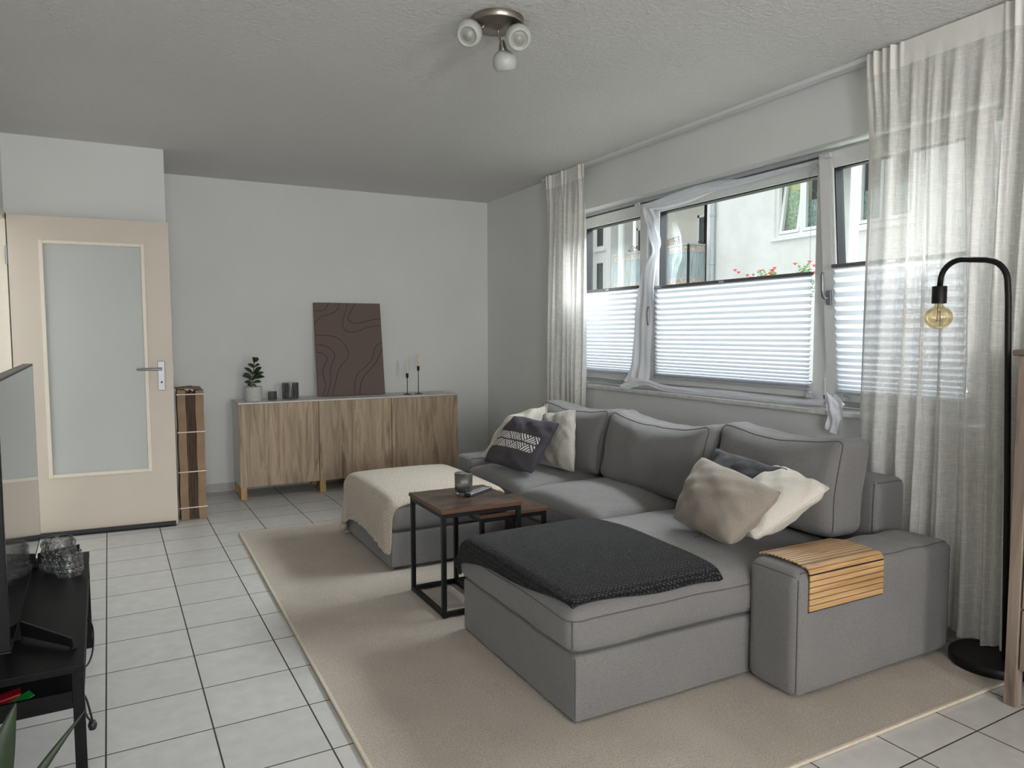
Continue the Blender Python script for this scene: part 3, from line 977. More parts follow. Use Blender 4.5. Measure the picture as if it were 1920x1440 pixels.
# ------------------------------------------------------------------ sofa with chaise
RZ = 0.011       # top of the rug
sofa = thing('corner_sofa', (2.3, 3.0, RZ), 'large grey fabric sofa with chaise end and three back cushions against the window wall', 'sofa')
AY0, AY1 = 1.642, 1.866       # near arm
CY0, CY1 = 1.869, 2.735       # chaise
MY1, LY1 = 3.495, 4.250       # middle and far seats
def seam_rect_z(u):           # piping loop round the box at unit height u
    e = 0.999
    return seg((-e, -e, u), (e, -e, u), 40)+seg((e, -e, u), (e, e, u), 40)[1:]+seg((e, e, u), (-e, e, u), 40)[1:]+seg((-e, e, u), (-e, -e, u), 40)[1:]
def wrinkle(amp, fr, seed):
    def d(w, u):
        return (w[0]+amp*snoise((w[0]*fr, w[1]*fr, w[2]*fr), seed), w[1]+amp*snoise((w[0]*fr, w[1]*fr, w[2]*fr), seed+3), w[2]+amp*snoise((w[0]*fr, w[1]*fr, w[2]*fr), seed+6))
    return d
# bases
rbox('base', 1.206, 2.80, CY0, CY1, RZ+0.002, 0.232, 0.012, 'sofa_fabric', sofa, 26, wrinkle(0.0016, 7, 1),
     [seg((-0.999, -0.999, -0.9), (-0.999, -0.999, 0.97), 12), seam_rect_z(-0.95)])
rbox('base', 1.93, 2.80, CY1+0.003, LY1, RZ+0.002, 0.232, 0.012, 'sofa_fabric', sofa, 22, wrinkle(0.0014, 7, 2), [seam_rect_z(-0.95)])
# seat cushions
def seat_def(crown, seed, amp=0.003, sag=0.0):
    def d(w, u):
        a = max(0.0, 1-abs(u[0])**2.6)*max(0.0, 1-abs(u[1])**2.6)
        z = w[2]
        if u[2] > 0.15:
            z += crown*a**0.7*(u[2]-0.15)/0.85
        k = amp*snoise((w[0]*6, w[1]*6, w[2]*9), seed)
        side = 1-abs(u[2])**2
        bx = 0.010*side*math.copysign(1, u[0])*(abs(u[0])**6)
        by = 0.010*side*math.copysign(1, u[1])*(abs(u[1])**6)
        return (w[0]+bx+k*0.6, w[1]+by+k*0.6, z+k)
    return d
TOPS = 0.62
def seat_piping(z=0.62):
    return [seam_rect_z(z), seam_rect_z(-0.985)]
rbox('seat_cushion', 1.192, 2.56, CY0, CY1+0.004, 0.234, 0.392, 0.040, 'sofa_fabric', sofa, 34, seat_def(0.040, 11, 0.0035), [seam_rect_z(0.50), seam_rect_z(-0.96), seg((-0.992, -0.999, -0.8), (-0.992, -0.999, 0.45), 8)])
rbox('seat_cushion', 1.900, 2.56, CY1+0.008, MY1, 0.234, 0.392, 0.045, 'sofa_fabric', sofa, 30, seat_def(0.058, 12, 0.004), [seam_rect_z(0.50), seam_rect_z(-0.96)])
rbox('seat_cushion', 1.900, 2.56, MY1+0.004, LY1, 0.234, 0.392, 0.045, 'sofa_fabric', sofa, 30, seat_def(0.052, 13, 0.004), [seam_rect_z(0.50), seam_rect_z(-0.96)])
# backrest panel behind the cushions
rbox('backrest', 2.655, 2.846, AY1+0.004, LY1+0.002, 0.234, 0.655, 0.035, 'sofa_fabric', sofa, 22, wrinkle(0.002, 5, 5),
     [seg((-0.9, -0.999, 0.98), (0.9, -0.999, 0.98), 14), seg((0.96, -0.985, 0.95), (0.96, -0.985, -0.2), 14), seg((-0.96, -0.985, 0.95), (-0.96, -0.985, -0.2), 14)])
# arms
def arm_def(seed, cr=0.012):
    def d(w, u):
        a = max(0.0, 1-abs(u[0])**4)*max(0.0, 1-abs(u[1])**2.4)
        z = w[2] + (cr*a if u[2] > 0 else 0)*max(0, u[2])
        k = 0.0024*snoise((w[0]*5, w[1]*7, w[2]*5), seed)
        # loose cloth gathers across the top towards the back
        fb = max(0.0, min(1.0, (u[0]-0.0)/0.4))
        if u[2] > 0.6:
            z += 0.006*fb*math.sin(w[0]*34+w[1]*13+math.sin(w[1]*19)*1.3)*(1-abs(u[1])**3)
        return (w[0]+k, w[1]+k*0.8, z)
    return d
arm_pipe = [seg((-0.985, -0.999, -0.96), (-0.985, -0.999, 0.90), 20), seg((-0.94, -0.90, 0.985), (0.94, -0.90, 0.985), 40), seg((0.97, -0.99, 0.92), (0.985, -0.999, -0.96), 20), [(-0.999, u_, -0.985) for u_ in (-0.98, 0, 0.98)], [(-0.99, u_, 0.93) for u_ in np.linspace(-0.9, 0.9, 12)], seg((-0.985, -0.999, -0.975), (0.985, -0.999, -0.975), 12)]
rbox('armrest', 1.938, 2.802, AY0, AY1, RZ+0.002, 0.452, 0.038, 'sofa_fabric', sofa, 30, arm_def(21), arm_pipe)
rbox('armrest', 1.925, 2.802, LY1+0.008, LY1+0.245, RZ+0.002, 0.445, 0.036, 'sofa_fabric', sofa, 24, arm_def(22, 0.006), [seg((-0.94, -0.90, 0.985), (0.94, -0.90, 0.985), 24), seg((-0.985, -0.999, -0.96), (-0.985, -0.999, 0.92), 12), [(-0.99, u_, 0.93) for u_ in np.linspace(-0.9, 0.9, 8)]])
# back cushions, leaning; the top edge dips in the middle
def backcush(name, y0, y1, seed, lean=0.30, zt=0.80, dip=0.03, xb=2.27, lift=0.0, yaw=0.0):
    thick = 0.215
    z0 = 0.425
    def d(w, u):
        yy = w[1]; zz = w[2]; xx = w[0]
        hv = (zz-z0)/(zt-z0)
        # thinner towards the top
        fr = (1-0.06*max(0, hv)**1.5)
        xm = xb+thick/2
        xx = xm + (xx-xm)*fr
        # belly at the front
        b = max(0, 1-abs(u[1])**2.5)*max(0, 1-abs(u[2])**2.2)
        if u[0] < 0:
            xx -= 0.050*b*abs(u[0])
        else:
            xx += 0.02*b
        # top dips between the corners
        zz -= dip*max(0, 1-u[1]**2)**0.9*max(0, u[2])
        zz += 0.012*(abs(u[1])**6)*max(0, u[2])
        k = snoise((yy*6, zz*7, xx*4), seed)
        k2 = snoise((yy*13, zz*10, xx*9), seed+5)
        xx += 0.009*k+0.003*k2; zz += 0.004*k+0.0015*k2
        # pulled-in sides
        yy += -0.012*u[1]*(1-abs(u[2])**2)*abs(u[1])**4
        xx += lean*(zz-z0)
        xx += yaw*(yy-(y0+y1)/2)
        return (xx, yy, zz+lift)
    pipe_front = []
    e = 0.93
    fx_ = -0.80
    loop = [(fx_, -0.97, -0.9)]
    pp = seg((fx_, -0.97, -0.92), (fx_, -0.97, 0.88), 20)+[(fx_, -0.93, 0.95)]+seg((fx_, -0.88, 0.985), (fx_, 0.88, 0.985), 30)+[(fx_, 0.93, 0.95)]+seg((fx_, 0.97, 0.88), (fx_, 0.97, -0.92), 20)
    bx_ = 0.80
    pb = [(bx_, p[1], p[2]) for p in pp]
    rbox(name, xb, xb+thick, y0, y1, z0, zt, 0.062, 'sofa_fabric', sofa, 32, d, [pp, pb])
backcush('back_cushion', 1.900, 2.600, 31, 0.13, 0.835, 0.034, 2.425, 0.0, 0.0)
backcush('back_cushion', 2.585, 3.440, 32, 0.24, 0.820, 0.050, 2.335, 0.0, 0.03)
backcush('back_cushion', 3.452, 4.235, 33, 0.24, 0.812, 0.030, 2.345)

# footstool on the far side
stool = thing('footstool', (1.5, 4.03, RZ), 'low grey fabric footstool under the cream throw at the far end of the sofa', 'footstool')
OX0, OX1, OY0, OY1 = 1.165, 1.845, 3.585, 4.455
rbox('base', OX0, OX1, OY0, OY1, RZ+0.015, 0.212, 0.014, 'sofa_fabric', stool, 22, wrinkle(0.0016, 6, 8), [seam_rect_z(-0.95), seg((-0.999, -0.999, -0.9), (-0.999, -0.999, 0.97), 12)])
rbox('seat_cushion', OX0-0.004, OX1, OY0-0.004, OY1, 0.214, 0.375, 0.045, 'sofa_fabric', stool, 28, seat_def(0.030, 15, 0.003), [seam_rect_z(-0.94)])
mb = MB()
for (a, b) in ((OX0+0.05, OY0+0.05), (OX1-0.05, OY0+0.05), (OX0+0.05, OY1-0.05), (OX1-0.05, OY1-0.05)):
    f_ = MB().tube([(a, b, RZ), (a, b, RZ+0.02)], 0.02, 12).build('foot', 'dark_rubber', stool)

# ------------------------------------------------------------------ draped throws (small position-based cloth solver)
def sd_rbox(P, lo, hi, r):
    c = (np.array(lo)+np.array(hi))/2; h = (np.array(hi)-np.array(lo))/2 - r
    q = np.abs(P-c)-h
    outside = np.maximum(q, 0)
    do = np.linalg.norm(outside, axis=1)
    di = np.minimum(np.max(q, axis=1), 0)
    d = do+di-r
    sg = np.sign(P-c); sg[sg == 0] = 1
    g = outside*sg
    ins = do < 1e-9
    ax = np.argmax(q, axis=1)
    gi = np.zeros_like(P); gi[np.arange(len(P)), ax] = sg[np.arange(len(P)), ax]
    g[ins] = gi[ins]
    n = g/np.maximum(np.linalg.norm(g, axis=1, keepdims=True), 1e-9)
    return d, n
def drape(rest, nx, ny, boxes, thick, steps=110, iters=14, bend=0.25, fric=0.65, crown=None, seed=0, init=None):
    """rest: (nx*ny,2) plan coords used for rest lengths; init: start positions"""
    P = init.copy(); Vv = np.zeros_like(P)
    rng = np.random.default_rng(seed)
    idx = np.arange(nx*ny).reshape(nx, ny)
    sets = []
    def addset(a, b, k):
        L = np.linalg.norm(rest[a]-rest[b], axis=1)
        sets.append((a, b, L, k))
    for off in (0, 1):
        a = idx[off:-1:2, :]; b = idx[off+1::2, :][:a.shape[0]]; addset(a.ravel(), b.ravel(), 1.0)
        a = idx[:, off:-1:2]; b = idx[:, off+1::2][:, :a.shape[1]]; addset(a.ravel(), b.ravel(), 1.0)
    for off in (0, 1):
        a = idx[off:-1:2, :-1]; b = idx[off+1::2, 1:][:a.shape[0]]; addset(a.ravel(), b.ravel(), 0.35)
        a = idx[off:-1:2, 1:]; b = idx[off+1::2, :-1][:a.shape[0]]; addset(a.ravel(), b.ravel(), 0.35)
    for m0 in range(4):
        a = idx[[i for i in range(nx-2) if i % 4 == m0], :]
        if len(a): addset(a.ravel(), (a+2*ny).ravel(), bend)
        jj = [j for j in range(ny-2) if j % 4 == m0]
        a = idx[:, jj]
        if a.size: addset(a.ravel(), (a+2).ravel(), bend)
    dt = 1/40.0
    for st in range(steps):
        Vv[:, 2] -= 9.8*dt
        Vv *= 0.93
        Q = P+Vv*dt
        for it in range(iters):
            for (a, b, L, k) in sets:
                d = Q[b]-Q[a]
                l = np.linalg.norm(d, axis=1)
                c = (0.5*k*(l-L)/np.maximum(l, 1e-9))[:, None]*d
                np.add.at(Q, a, c) if False else Q.__setitem__(a, Q[a]+c)
                Q[b] -= c
            for bi, (lo, hi, r) in enumerate(boxes):
                T = Q.copy()
                if crown and bi == 0:
                    cxm = (lo[0]+hi[0])/2; cym = (lo[1]+hi[1])/2
                    u = np.clip(np.abs((Q[:, 0]-cxm)/((hi[0]-lo[0])/2)), 0, 1); w = np.clip(np.abs((Q[:, 1]-cym)/((hi[1]-lo[1])/2)), 0, 1)
                    T[:, 2] -= crown*((1-u**2.6)*(1-w**2.6))**0.7
                d, n = sd_rbox(T, lo, hi, r)
                pen = d < thick
                if pen.any():
                    Q[pen] += n[pen]*(thick-d[pen])[:, None]
                    mv = Q[pen]-P[pen]
                    tn = mv-n[pen]*np.sum(mv*n[pen], axis=1, keepdims=True)
                    Q[pen] -= tn*fric*0.5
            low = Q[:, 2] < 0.02
            Q[low, 2] = 0.02
        Vv = (Q-P)/dt
        P = Q
    return P
def throw_mesh(name, P, nx, ny, mat, thick, label, cat, loc, fold_note=None):
    faces = []
    for i in range(nx-1):
        for j in range(ny-1):
            a = i*ny+j
            faces.append((a, a+ny, a+ny+1, a+1))
    o = mesh(name, [tuple(p) for p in P], faces, mat, None, True)
    # give the object its own origin
    off = Vector(loc)
    for vv in o.data.vertices:
        vv.co -= off
    o.location = off
    sm = o.modifiers.new('subdivide', 'SUBSURF'); sm.levels = 1; sm.render_levels = 1
    so = o.modifiers.new('thickness', 'SOLIDIFY'); so.thickness = thick; so.offset = 0.0
    so.use_rim = True
    tag(o, label, cat)
    return o
# charcoal throw on the chaise
nx, ny = 46, 68
c00, c10, c11, c01 = np.array([1.198, 1.882]), np.array([1.818, 1.852]), np.array([1.795, 2.735]), np.array([1.115, 2.800])
rest = np.zeros((nx*ny, 3)); 
for i in range(nx):
    for j in range(ny):
        u = i/(nx-1); w = j/(ny-1)
        q = c00*(1-u)*(1-w)+c10*u*(1-w)+c11*u*w+c01*(1-u)*w
        # uneven edges
        q = q + np.array([0.006*math.sin(w*11+1)*(1 if i in (0, nx-1) else 0.5), 0.006*math.sin(u*9)*(1 if j in (0, ny-1) else 0.5)])
        rest[i*ny+j] = (q[0], q[1], 0)
init = rest.copy(); init[:, 2] = 0.475
rng = np.random.default_rng(4)
ii = np.arange(nx*ny)
init[:, 2] += 0.006*np.sin(rest[:, 0]*30+rest[:, 1]*11)+0.004*np.sin(rest[:, 1]*37)
boxes = [((1.186, 1.866, 0.10), (2.56, 2.739, 0.392), 0.05), ((1.938, 1.642, 0.0), (2.80, 1.866, 0.46), 0.03)]
P = drape(rest, nx, ny, boxes, 0.011, 80, 12, 0.25, 0.7, 0.040, 1, init)
throw_mesh('charcoal_throw', P, nx, ny, 'knit', 0.016, 'charcoal knitted throw spread over the front of the sofa chaise', 'throw blanket', (1.5, 2.3, 0.43))
# cream boucle throw on the footstool
nx, ny = 64, 64
c00, c10, c11, c01 = np.array([0.990, 3.550]), np.array([1.850, 3.590]), np.array([1.830, 4.560]), np.array([1.010, 4.600])
rest = np.zeros((nx*ny, 3))
for i in range(nx):
    for j in range(ny):
        u = i/(nx-1); w = j/(ny-1)
        q = c00*(1-u)*(1-w)+c10*u*(1-w)+c11*u*w+c01*(1-u)*w
        rest[i*ny+j] = (q[0], q[1], 0)
init = rest.copy(); init[:, 2] = 0.46+0.008*np.sin(rest[:, 0]*17+rest[:, 1]*9)
boxes = [((OX0-0.010, OY0-0.010, 0.02), (OX1+0.004, OY1+0.004, 0.375), 0.055), ((1.90, 2.745, 0.0), (2.56, 4.25, 0.392), 0.05), ((1.925, 4.258, 0), (2.80, 4.495, 0.45), 0.03)]
P = drape(rest, nx, ny, boxes, 0.010, 90, 12, 0.12, 0.6, 0.030, 2, init)
throw_mesh('cream_throw', P, nx, ny, 'boucle', 0.013, 'cream boucle throw draped over the low footstool', 'throw blanket', (1.45, 4.0, 0.41))

# ------------------------------------------------------------------ throw pillows from four corners (BL, BR, TR, TL as seen from the front)
def pillow(name, BL, BR, TR, TL, T, mat, label, seed, wr=0.010, pinch=0.07, flange=0.0, front_dir=None, zipper=False, wf=9.0, group=None):
    BL, BR, TR, TL = map(Vector, (BL, BR, TR, TL))
    ctr = (BL+BR+TR+TL)/4
    nrm = ((BR-BL)+(TR-TL)).cross((TL-BL)+(TR-BR)).normalized()
    n = 40
    e = thing(name, (ctr.x, ctr.y, min(BL.z, BR.z)), label, 'pillow', group)
    def P(u, v, side):
        # u,v in 0..1; outline pinched in between the corners
        a, b = u*2-1, v*2-1
        aa = a*(1-pinch*(1-b*b)*1.0)
        bb = b*(1-pinch*(1-a*a)*1.0)
        rd = 0.045*(a*b)**4
        aa *= 1-rd; bb *= 1-rd
        uu, vv = (aa+1)/2, (bb+1)/2
        q = BL*(1-uu)*(1-vv)+BR*uu*(1-vv)+TR*uu*vv+TL*(1-uu)*vv
        prof = (max(0, 1-abs(a)**2.3)*max(0, 1-abs(b)**2.3))**0.55
        k = snoise((a*wf*0.4+seed, b*wf*0.4, seed), seed)
        # creases run in from the corners and edges
        cr = math.sin((a*b)*9+seed)*0.4+math.sin(a*wf+b*wf*0.6+2*math.sin(b*4+seed))*0.5*(0.3+max(abs(a), abs(b))**2)
        t = T*prof*(1+0.10*k)+wr*cr*prof**0.6*(0.35 + 0.9*max(abs(a), abs(b))**3)
        edge = max(abs(a), abs(b))**12
        q = q + nrm*(side*t + 0.5*wr*math.sin(a*6+seed)*edge)
        return q
    def grid(side):
        v = []; f = []; uvs = []
        for i in range(n+1):
            for j in range(n+1):
                # finer towards the border
                u = 0.5-0.5*math.cos(math.pi*i/n); w = 0.5-0.5*math.cos(math.pi*j/n)
                v.append(P(u, w, side)); uvs.append((u, w))
        for i in range(n):
            for j in range(n):
                a = i*(n+1)+j
                q = (a, a+n+1, a+n+2, a+1)
                f.append(q if side > 0 else q[::-1])
        return v, f, uvs
    v1, f1, u1 = grid(1)
    v2, f2, u2 = grid(-1)
    k = len(v1)
    v = v1+v2; f = f1+[tuple(i+k for i in q) for q in f2]
    uvs = u1+[(0.0, 0.0)]*len(u2)
    o = mesh('pillow_cover', v, f, mat, e, True, uvs)
    # weld the two halves
    import bmesh
    bm = bmesh.new(); bm.from_mesh(o.data); bmesh.ops.remove_doubles(bm, verts=bm.verts, dist=0.0003); bm.to_mesh(o.data); bm.free()
    o.data.polygons.foreach_set('use_smooth', [True]*len(o.data.polygons))
    # sewn edge
    pts = []
    for t in range(0, 41): pts.append(P(t/40, 0, 0))
    for t in range(1, 41): pts.append(P(1, t/40, 0))
    for t in range(1, 41): pts.append(P(1-t/40, 1, 0))
    for t in range(1, 41): pts.append(P(0, 1-t/40, 0))
    MB().tube(pts, 0.0028, 6).build('edge_seam', mat if mat != 'pattern_pillow' else 'navy_fabric', e, True, sharp=False)
    if flange:
        # loose ruffled border
        v = []; f = []
        ctr_ = ctr
        m_ = len(pts)
        for i, p in enumerate(pts):
            d = (p-ctr_).normalized()
            w = flange*(0.85+0.15*math.sin(i*0.2+seed))
            v.append(p); v.append(p+d*w*0.5+nrm*0.004*math.sin(i*0.33)); v.append(p+d*w+nrm*0.010*math.sin(i*0.33+0.4))
        for i in range(m_-1):
            for j in range(2):
                a = i*3+j
                f.append((a, a+1, a+4, a+3))
        fo = mesh('flange', v, f, mat, e, True)
        fo.modifiers.new('thickness', 'SOLIDIFY').thickness = 0.0015
    if zipper:
        a = P(0.62, 0.0, 0); 
        MB().tube([a, a+Vector((-0.02, 0.005, -0.008)), a+Vector((-0.045, 0.02, -0.012))], 0.0018, 6).build('zip_pull', 'black_gasket', e, True)
    return e
# right-hand group
pillow('throw_pillow', (2.02, 2.37, 0.465), (1.955, 1.965, 0.462), (2.185, 1.925, 0.645), (2.20, 2.395, 0.715), 0.092, 'taupe_fabric',
       'taupe throw pillow in front of the dark one on the chaise', 1, 0.012, 0.015, zipper=True, wf=8)
pillow('throw_pillow', (2.17, 2.42, 0.50), (2.16, 2.00, 0.475), (2.335, 2.03, 0.705), (2.345, 2.46, 0.735), 0.055, 'navy_fabric',
       'dark navy throw pillow wedged behind the taupe one', 2, 0.016, 0.06, wf=10)
pillow('throw_pillow', (2.12, 2.26, 0.48), (2.06, 1.945, 0.472), (2.34, 1.835, 0.665), (2.42, 2.17, 0.70), 0.080, 'linen_white',
       'cream white throw pillow leaning between the navy pillow and the near armrest', 3, 0.014, 0.03, flange=0.0, wf=11)
# left-hand group
pillow('throw_pillow', (1.950, 4.12, 0.446), (2.025, 3.605, 0.446), (2.205, 3.585, 0.735), (2.145, 4.065, 0.740), 0.070, 'pattern_pillow',
       'dark grey throw pillow with a white hatched triangle band', 4, 0.016, 0.05, wf=9)
pillow('throw_pillow', (2.20, 3.86, 0.452), (2.245, 3.50, 0.452), (2.385, 3.705, 0.800), (2.31, 3.98, 0.745), 0.060, 'stripe_cream',
       'light grey ribbed throw pillow behind the patterned one', 5, 0.014, 0.05, wf=10)
pillow('throw_pillow', (1.985, 4.195, 0.462), (2.24, 3.93, 0.465), (2.395, 4.06, 0.790), (2.15, 4.150, 0.705), 0.040, 'linen_white',
       'white throw pillow with a wavy border by the far armrest', 6, 0.008, 0.04, flange=0.020, wf=10)

# ------------------------------------------------------------------ wooden armrest tray
tray = thing('armrest_tray', (2.18, 1.75, 0.465), 'slatted bamboo tray mat folded over the near sofa armrest', 'tray')
mb = MB()
tx0, tx1 = 1.990, 2.372
def arm_z(y):   # top of the arm under the tray
    u = (y-(AY0+AY1)/2)/((AY1-AY0)/2)
    return 0.452+0.013*max(0, 1-abs(u)**2.4)
# slats run along x; they follow the top, then bend over the outer edge and hang
ys = np.linspace(AY1-0.004, AY0+0.020, 13)
for i in range(12):
    ya, yb_ = ys[i]-0.0019, ys[i+1]+0.0019
    za = max(arm_z(ya), 0.455)+0.0045; zb_ = max(arm_z(yb_), 0.455)+0.0045
    yc = (ya+yb_)/2; zc = (za+zb_)/2
    mb.obox((0.5*(tx0+tx1), yc, zc), ((tx1-tx0)/2, 0, 0), (0, abs(ya-yb_)/2, (za-zb_)/2), (0, 0, 0.0028))
cen = (AY0+0.020, 0.4595-0.018)
for a in (22, 66):
    t = R(a); r_ = 0.0225
    yy = cen[0]-r_*math.sin(t); zz = cen[1]+r_*math.cos(t)
    mb.obox((0.5*(tx0+tx1), yy, zz), ((tx1-tx0)/2, 0, 0), (0, math.cos(t)*0.0078, math.sin(t)*0.0078), (0, -math.sin(t)*0.0028, math.cos(t)*0.0028))
zt = cen[1]-0.001
for i in range(6):
    mb.obox((0.5*(tx0+tx1), AY0-0.0045, zt-0.0105-i*0.0208), ((tx1-tx0)/2, 0, 0), (0, 0, 0.0092), (0, 0.0028, 0))
mb.build('slats', 'bamboo', tray, bevel=0.0008)
gaps = MB()
for i in range(1, 12):
    zz = max(arm_z(ys[i]), 0.455)+0.0045
    gaps.box(tx0+0.0005, tx1-0.0005, ys[i]-0.0024, ys[i]+0.0024, zz-0.004, zz+0.0021)
for i in range(0, 6):
    gaps.box(tx0+0.0005, tx1-0.0005, AY0-0.0066, AY0-0.0018, zt-0.0001-i*0.0208-0.0016, zt-0.0001-i*0.0208+0.0016)
gaps.build('slat_gap', 'dark_rubber', tray)  # dark filler strips stand in for the shade inside the grooves
mb = MB()
mb.box(tx0-0.001, tx1+0.001, AY0+0.03, AY1-0.03, 0.4655, 0.4665)
mb.box(tx0-0.001, tx1+0.001, AY0-0.0018, AY0-0.0008, zt-0.13, zt)
mb.build('backing', 'dark_rubber', tray)

# ------------------------------------------------------------------ nesting tables
def side_table(x0, x1, y0, y1, H, label):
    e = thing('side_table', ((x0+x1)/2, (y0+y1)/2, RZ), label, 'table', 'nesting tables')
    tt = 0.018
    top = MB().box(x0, x1, y0, y1, H-tt, H).build('tabletop', 'rustic_top', e, bevel=0.0015)
    ed = MB()
    b = 0.001
    ed.box(x0-b, x0, y0-b, y1+b, H-tt+0.001, H-0.001).box(x1, x1+b, y0-b, y1+b, H-tt+0.001, H-0.001).box(x0, x1, y0-b, y0, H-tt+0.001, H-0.001).box(x0, x1, y1, y1+b, H-tt+0.001, H-0.001)
    ed.build('edge_band', 'rustic_edge', top)
    q = 0.020; i_ = 0.004
    for (a, c) in ((x0+i_, y0+i_), (x1-i_-q, y0+i_), (x0+i_, y1-i_-q), (x1-i_-q, y1-i_-q)):
        MB().box(a, a+q, c, c+q, RZ, H-tt-0.0005).build('leg', 'black_metal', e, bevel=0.0015)
    for z0 in (H-tt-q, RZ+0.004):
        fr = MB()
        z1 = z0+q-0.0005
        fr.box(x0+i_, x0+i_+q, y0+i_+q, y1-i_-q, z0, z1).box(x1-i_-q, x1-i_, y0+i_+q, y1-i_-q, z0, z1)
        fr.box(x0+i_+q, x1-i_-q, y1-i_-q, y1-i_, z0, z1).box(x0+i_+q, x1-i_-q, y0+i_, y0+i_+q, z0, z1)
        fr.build('frame', 'black_metal', e, bevel=0.0012)
    return e
side_table(1.163, 1.560, 2.865, 3.280, 0.492, 'taller nesting table with dark rustic wood top holding the ribbed glass')
side_table(1.385, 1.742, 2.945, 3.275, 0.428, 'lower nesting table with dark rustic wood top tucked beneath the taller one')
# ribbed smoky glass
gl = thing('ribbed_tumbler', (1.378, 3.115, 0.492), 'smoky grey ribbed glass tumbler on the taller nesting table', 'glass')
prof = [(0.034, 0.0), (0.038, 0.004), (0.040, 0.012), (0.0415, 0.05), (0.0425, 0.104), (0.0405, 0.105), (0.0395, 0.05), (0.037, 0.016), (0.0, 0.013)]
MB().lathe([(0.0, 0.0)]+prof[:2], (1.378, 3.115, 0.4925), 96).build('base', 'smoky_dark', gl, True)
MB().lathe(prof[1:], (1.378, 3.115, 0.4925), 144, wob=lambda t: 0.018*math.cos(36*t)).build('wall', 'smoky_glass', gl, True, sharp=False)
# remote
rm = thing('remote_control', (1.455, 3.135, 0.492), 'slim dark television remote lying beside the ribbed glass', 'remote control')
a = Vector((1.372, 3.060, 0.4925)); b = Vector((1.535, 3.165, 0.4925))
d = (b-a).normalized(); s_ = Vector((-d.y, d.x, 0)); c = (a+b)/2
MB().obox(c+Vector((0, 0, 0.0075)), (b-a)/2, s_*0.020, (0, 0, 0.0073)).build('body', 'remote_black', rm, bevel=0.004, seg=3)
mb = MB()
for i in range(11):
    for j in (-1, 0, 1):
        if i == 6 and j == 0: continue
        p = a+d*(0.016+i*0.0142)+s_*j*0.0105+Vector((0, 0, 0.0155))
        mb.obox(p, d*0.0038, s_*0.0032, (0, 0, 0.0008))
mb.build('buttons', 'remote_button', rm)

# ------------------------------------------------------------------ sideboard
sb = thing('sideboard', (1.59, 5.93, 0), 'long low sideboard with three oak doors against the back wall', 'sideboard')
SX0, SX1, SY0, SY1, SZ0, SZ1 = 0.697, 2.490, 5.738, 6.120, 0.097, 0.742
mb = MB()
mb.box(SX0, SX0+0.016, SY0+0.019, SY1, SZ0, SZ1-0.012).box(SX1-0.016, SX1, SY0+0.019, SY1, SZ0, SZ1-0.012)
mb.box(SX0+0.016, SX1-0.016, SY0+0.019, SY1, SZ0, SZ0+0.016).box(SX0+0.016, SX1-0.016, SY1-0.01, SY1, SZ0+0.016, SZ1-0.012)
mb.build('carcass', 'white_laminate', sb, bevel=0.001)
MB().box(SX0-0.002, SX1+0.002, SY0-0.002, SY1, SZ1-0.0115, SZ1).build('top_panel', 'white_laminate', sb, bevel=0.001)
for i in range(3):
    w = (SX1-SX0)/3
    MB().box(SX0+i*w+0.002, SX0+(i+1)*w-0.002, SY0, SY0+0.018, SZ0-0.001, SZ1-0.013).build('door', 'oak_front', sb, bevel=0.001)
for x in (SX0+0.004, SX0+0.600, SX0+1.195, SX1-0.049):
    for y in (SY0+0.004, SY1-0.055):
        MB().box(x, x+0.045, y, y+0.045, 0.0, SZ0-0.0012).build('leg', 'leg_wood', sb, bevel=0.002)

# plant pot
px, py = 0.825, 5.872
pt = thing('potted_plant', (px, py, SZ1), 'small rubber plant in a round pale grey pot on the sideboard', 'plant')
MB().lathe([(0.0, 0.001), (0.062, 0.001), (0.0655, 0.006), (0.067, 0.108), (0.066, 0.111), (0.062, 0.111), (0.061, 0.09), (0.0, 0.088)], (px, py, SZ1), 48).build('pot', 'concrete_pot', pt, True)
MB().lathe([(0.0, 0.0915), (0.0608, 0.0905)], (px, py, SZ1), 24).build('soil', 'soil', pt, True)
stem = [(px-0.012, py, SZ1+0.088), (px-0.006, py, SZ1+0.14), (px+0.004, py, SZ1+0.20), (px+0.012, py-0.002, SZ1+0.27), (px+0.016, py, SZ1+0.305)]
MB().tube(smooth_path(stem), 0.0032, 8).build('stem', 'stem_brown', pt, True)
def leaf_mesh(base, tip, width, up, curl=0.15, n=8, m=4, thick=0.0008, fold=0.2):
    base, tip, up = Vector(base), Vector(tip), Vector(up)
    d = tip-base; L = d.length; d = d/L
    sd = d.cross(up).normalized(); upn = sd.cross(d).normalized()
    top = []; 
    for i in range(n+1):
        t = i/n
        w = width/2*math.sin(math.pi*min(1, t*0.94+0.06))**0.75 if t < 1 else 0.0
        w = width/2*(math.sin(math.pi*t)**0.65)*(0.75+0.35*t)
        cen = base+d*(L*t)+upn*(curl*L*math.sin(math.pi*t)*0.5-curl*L*t*t*0.4)
        for j in range(-m, m+1):
            s = j/m
            top.append(cen+sd*(w*s)+upn*(fold*w*abs(s)))
    k = 2*m+1
    v = [p+upn*thick for p in top]+[p-upn*thick for p in top]
    f = []
    o = len(top)
    for i in range(n):
        for j in range(k-1):
            a = i*k+j
            f.append((a, a+1, a+k+1, a+k)); f.append((o+a, o+a+k, o+a+k+1, o+a+1))
    return v, f
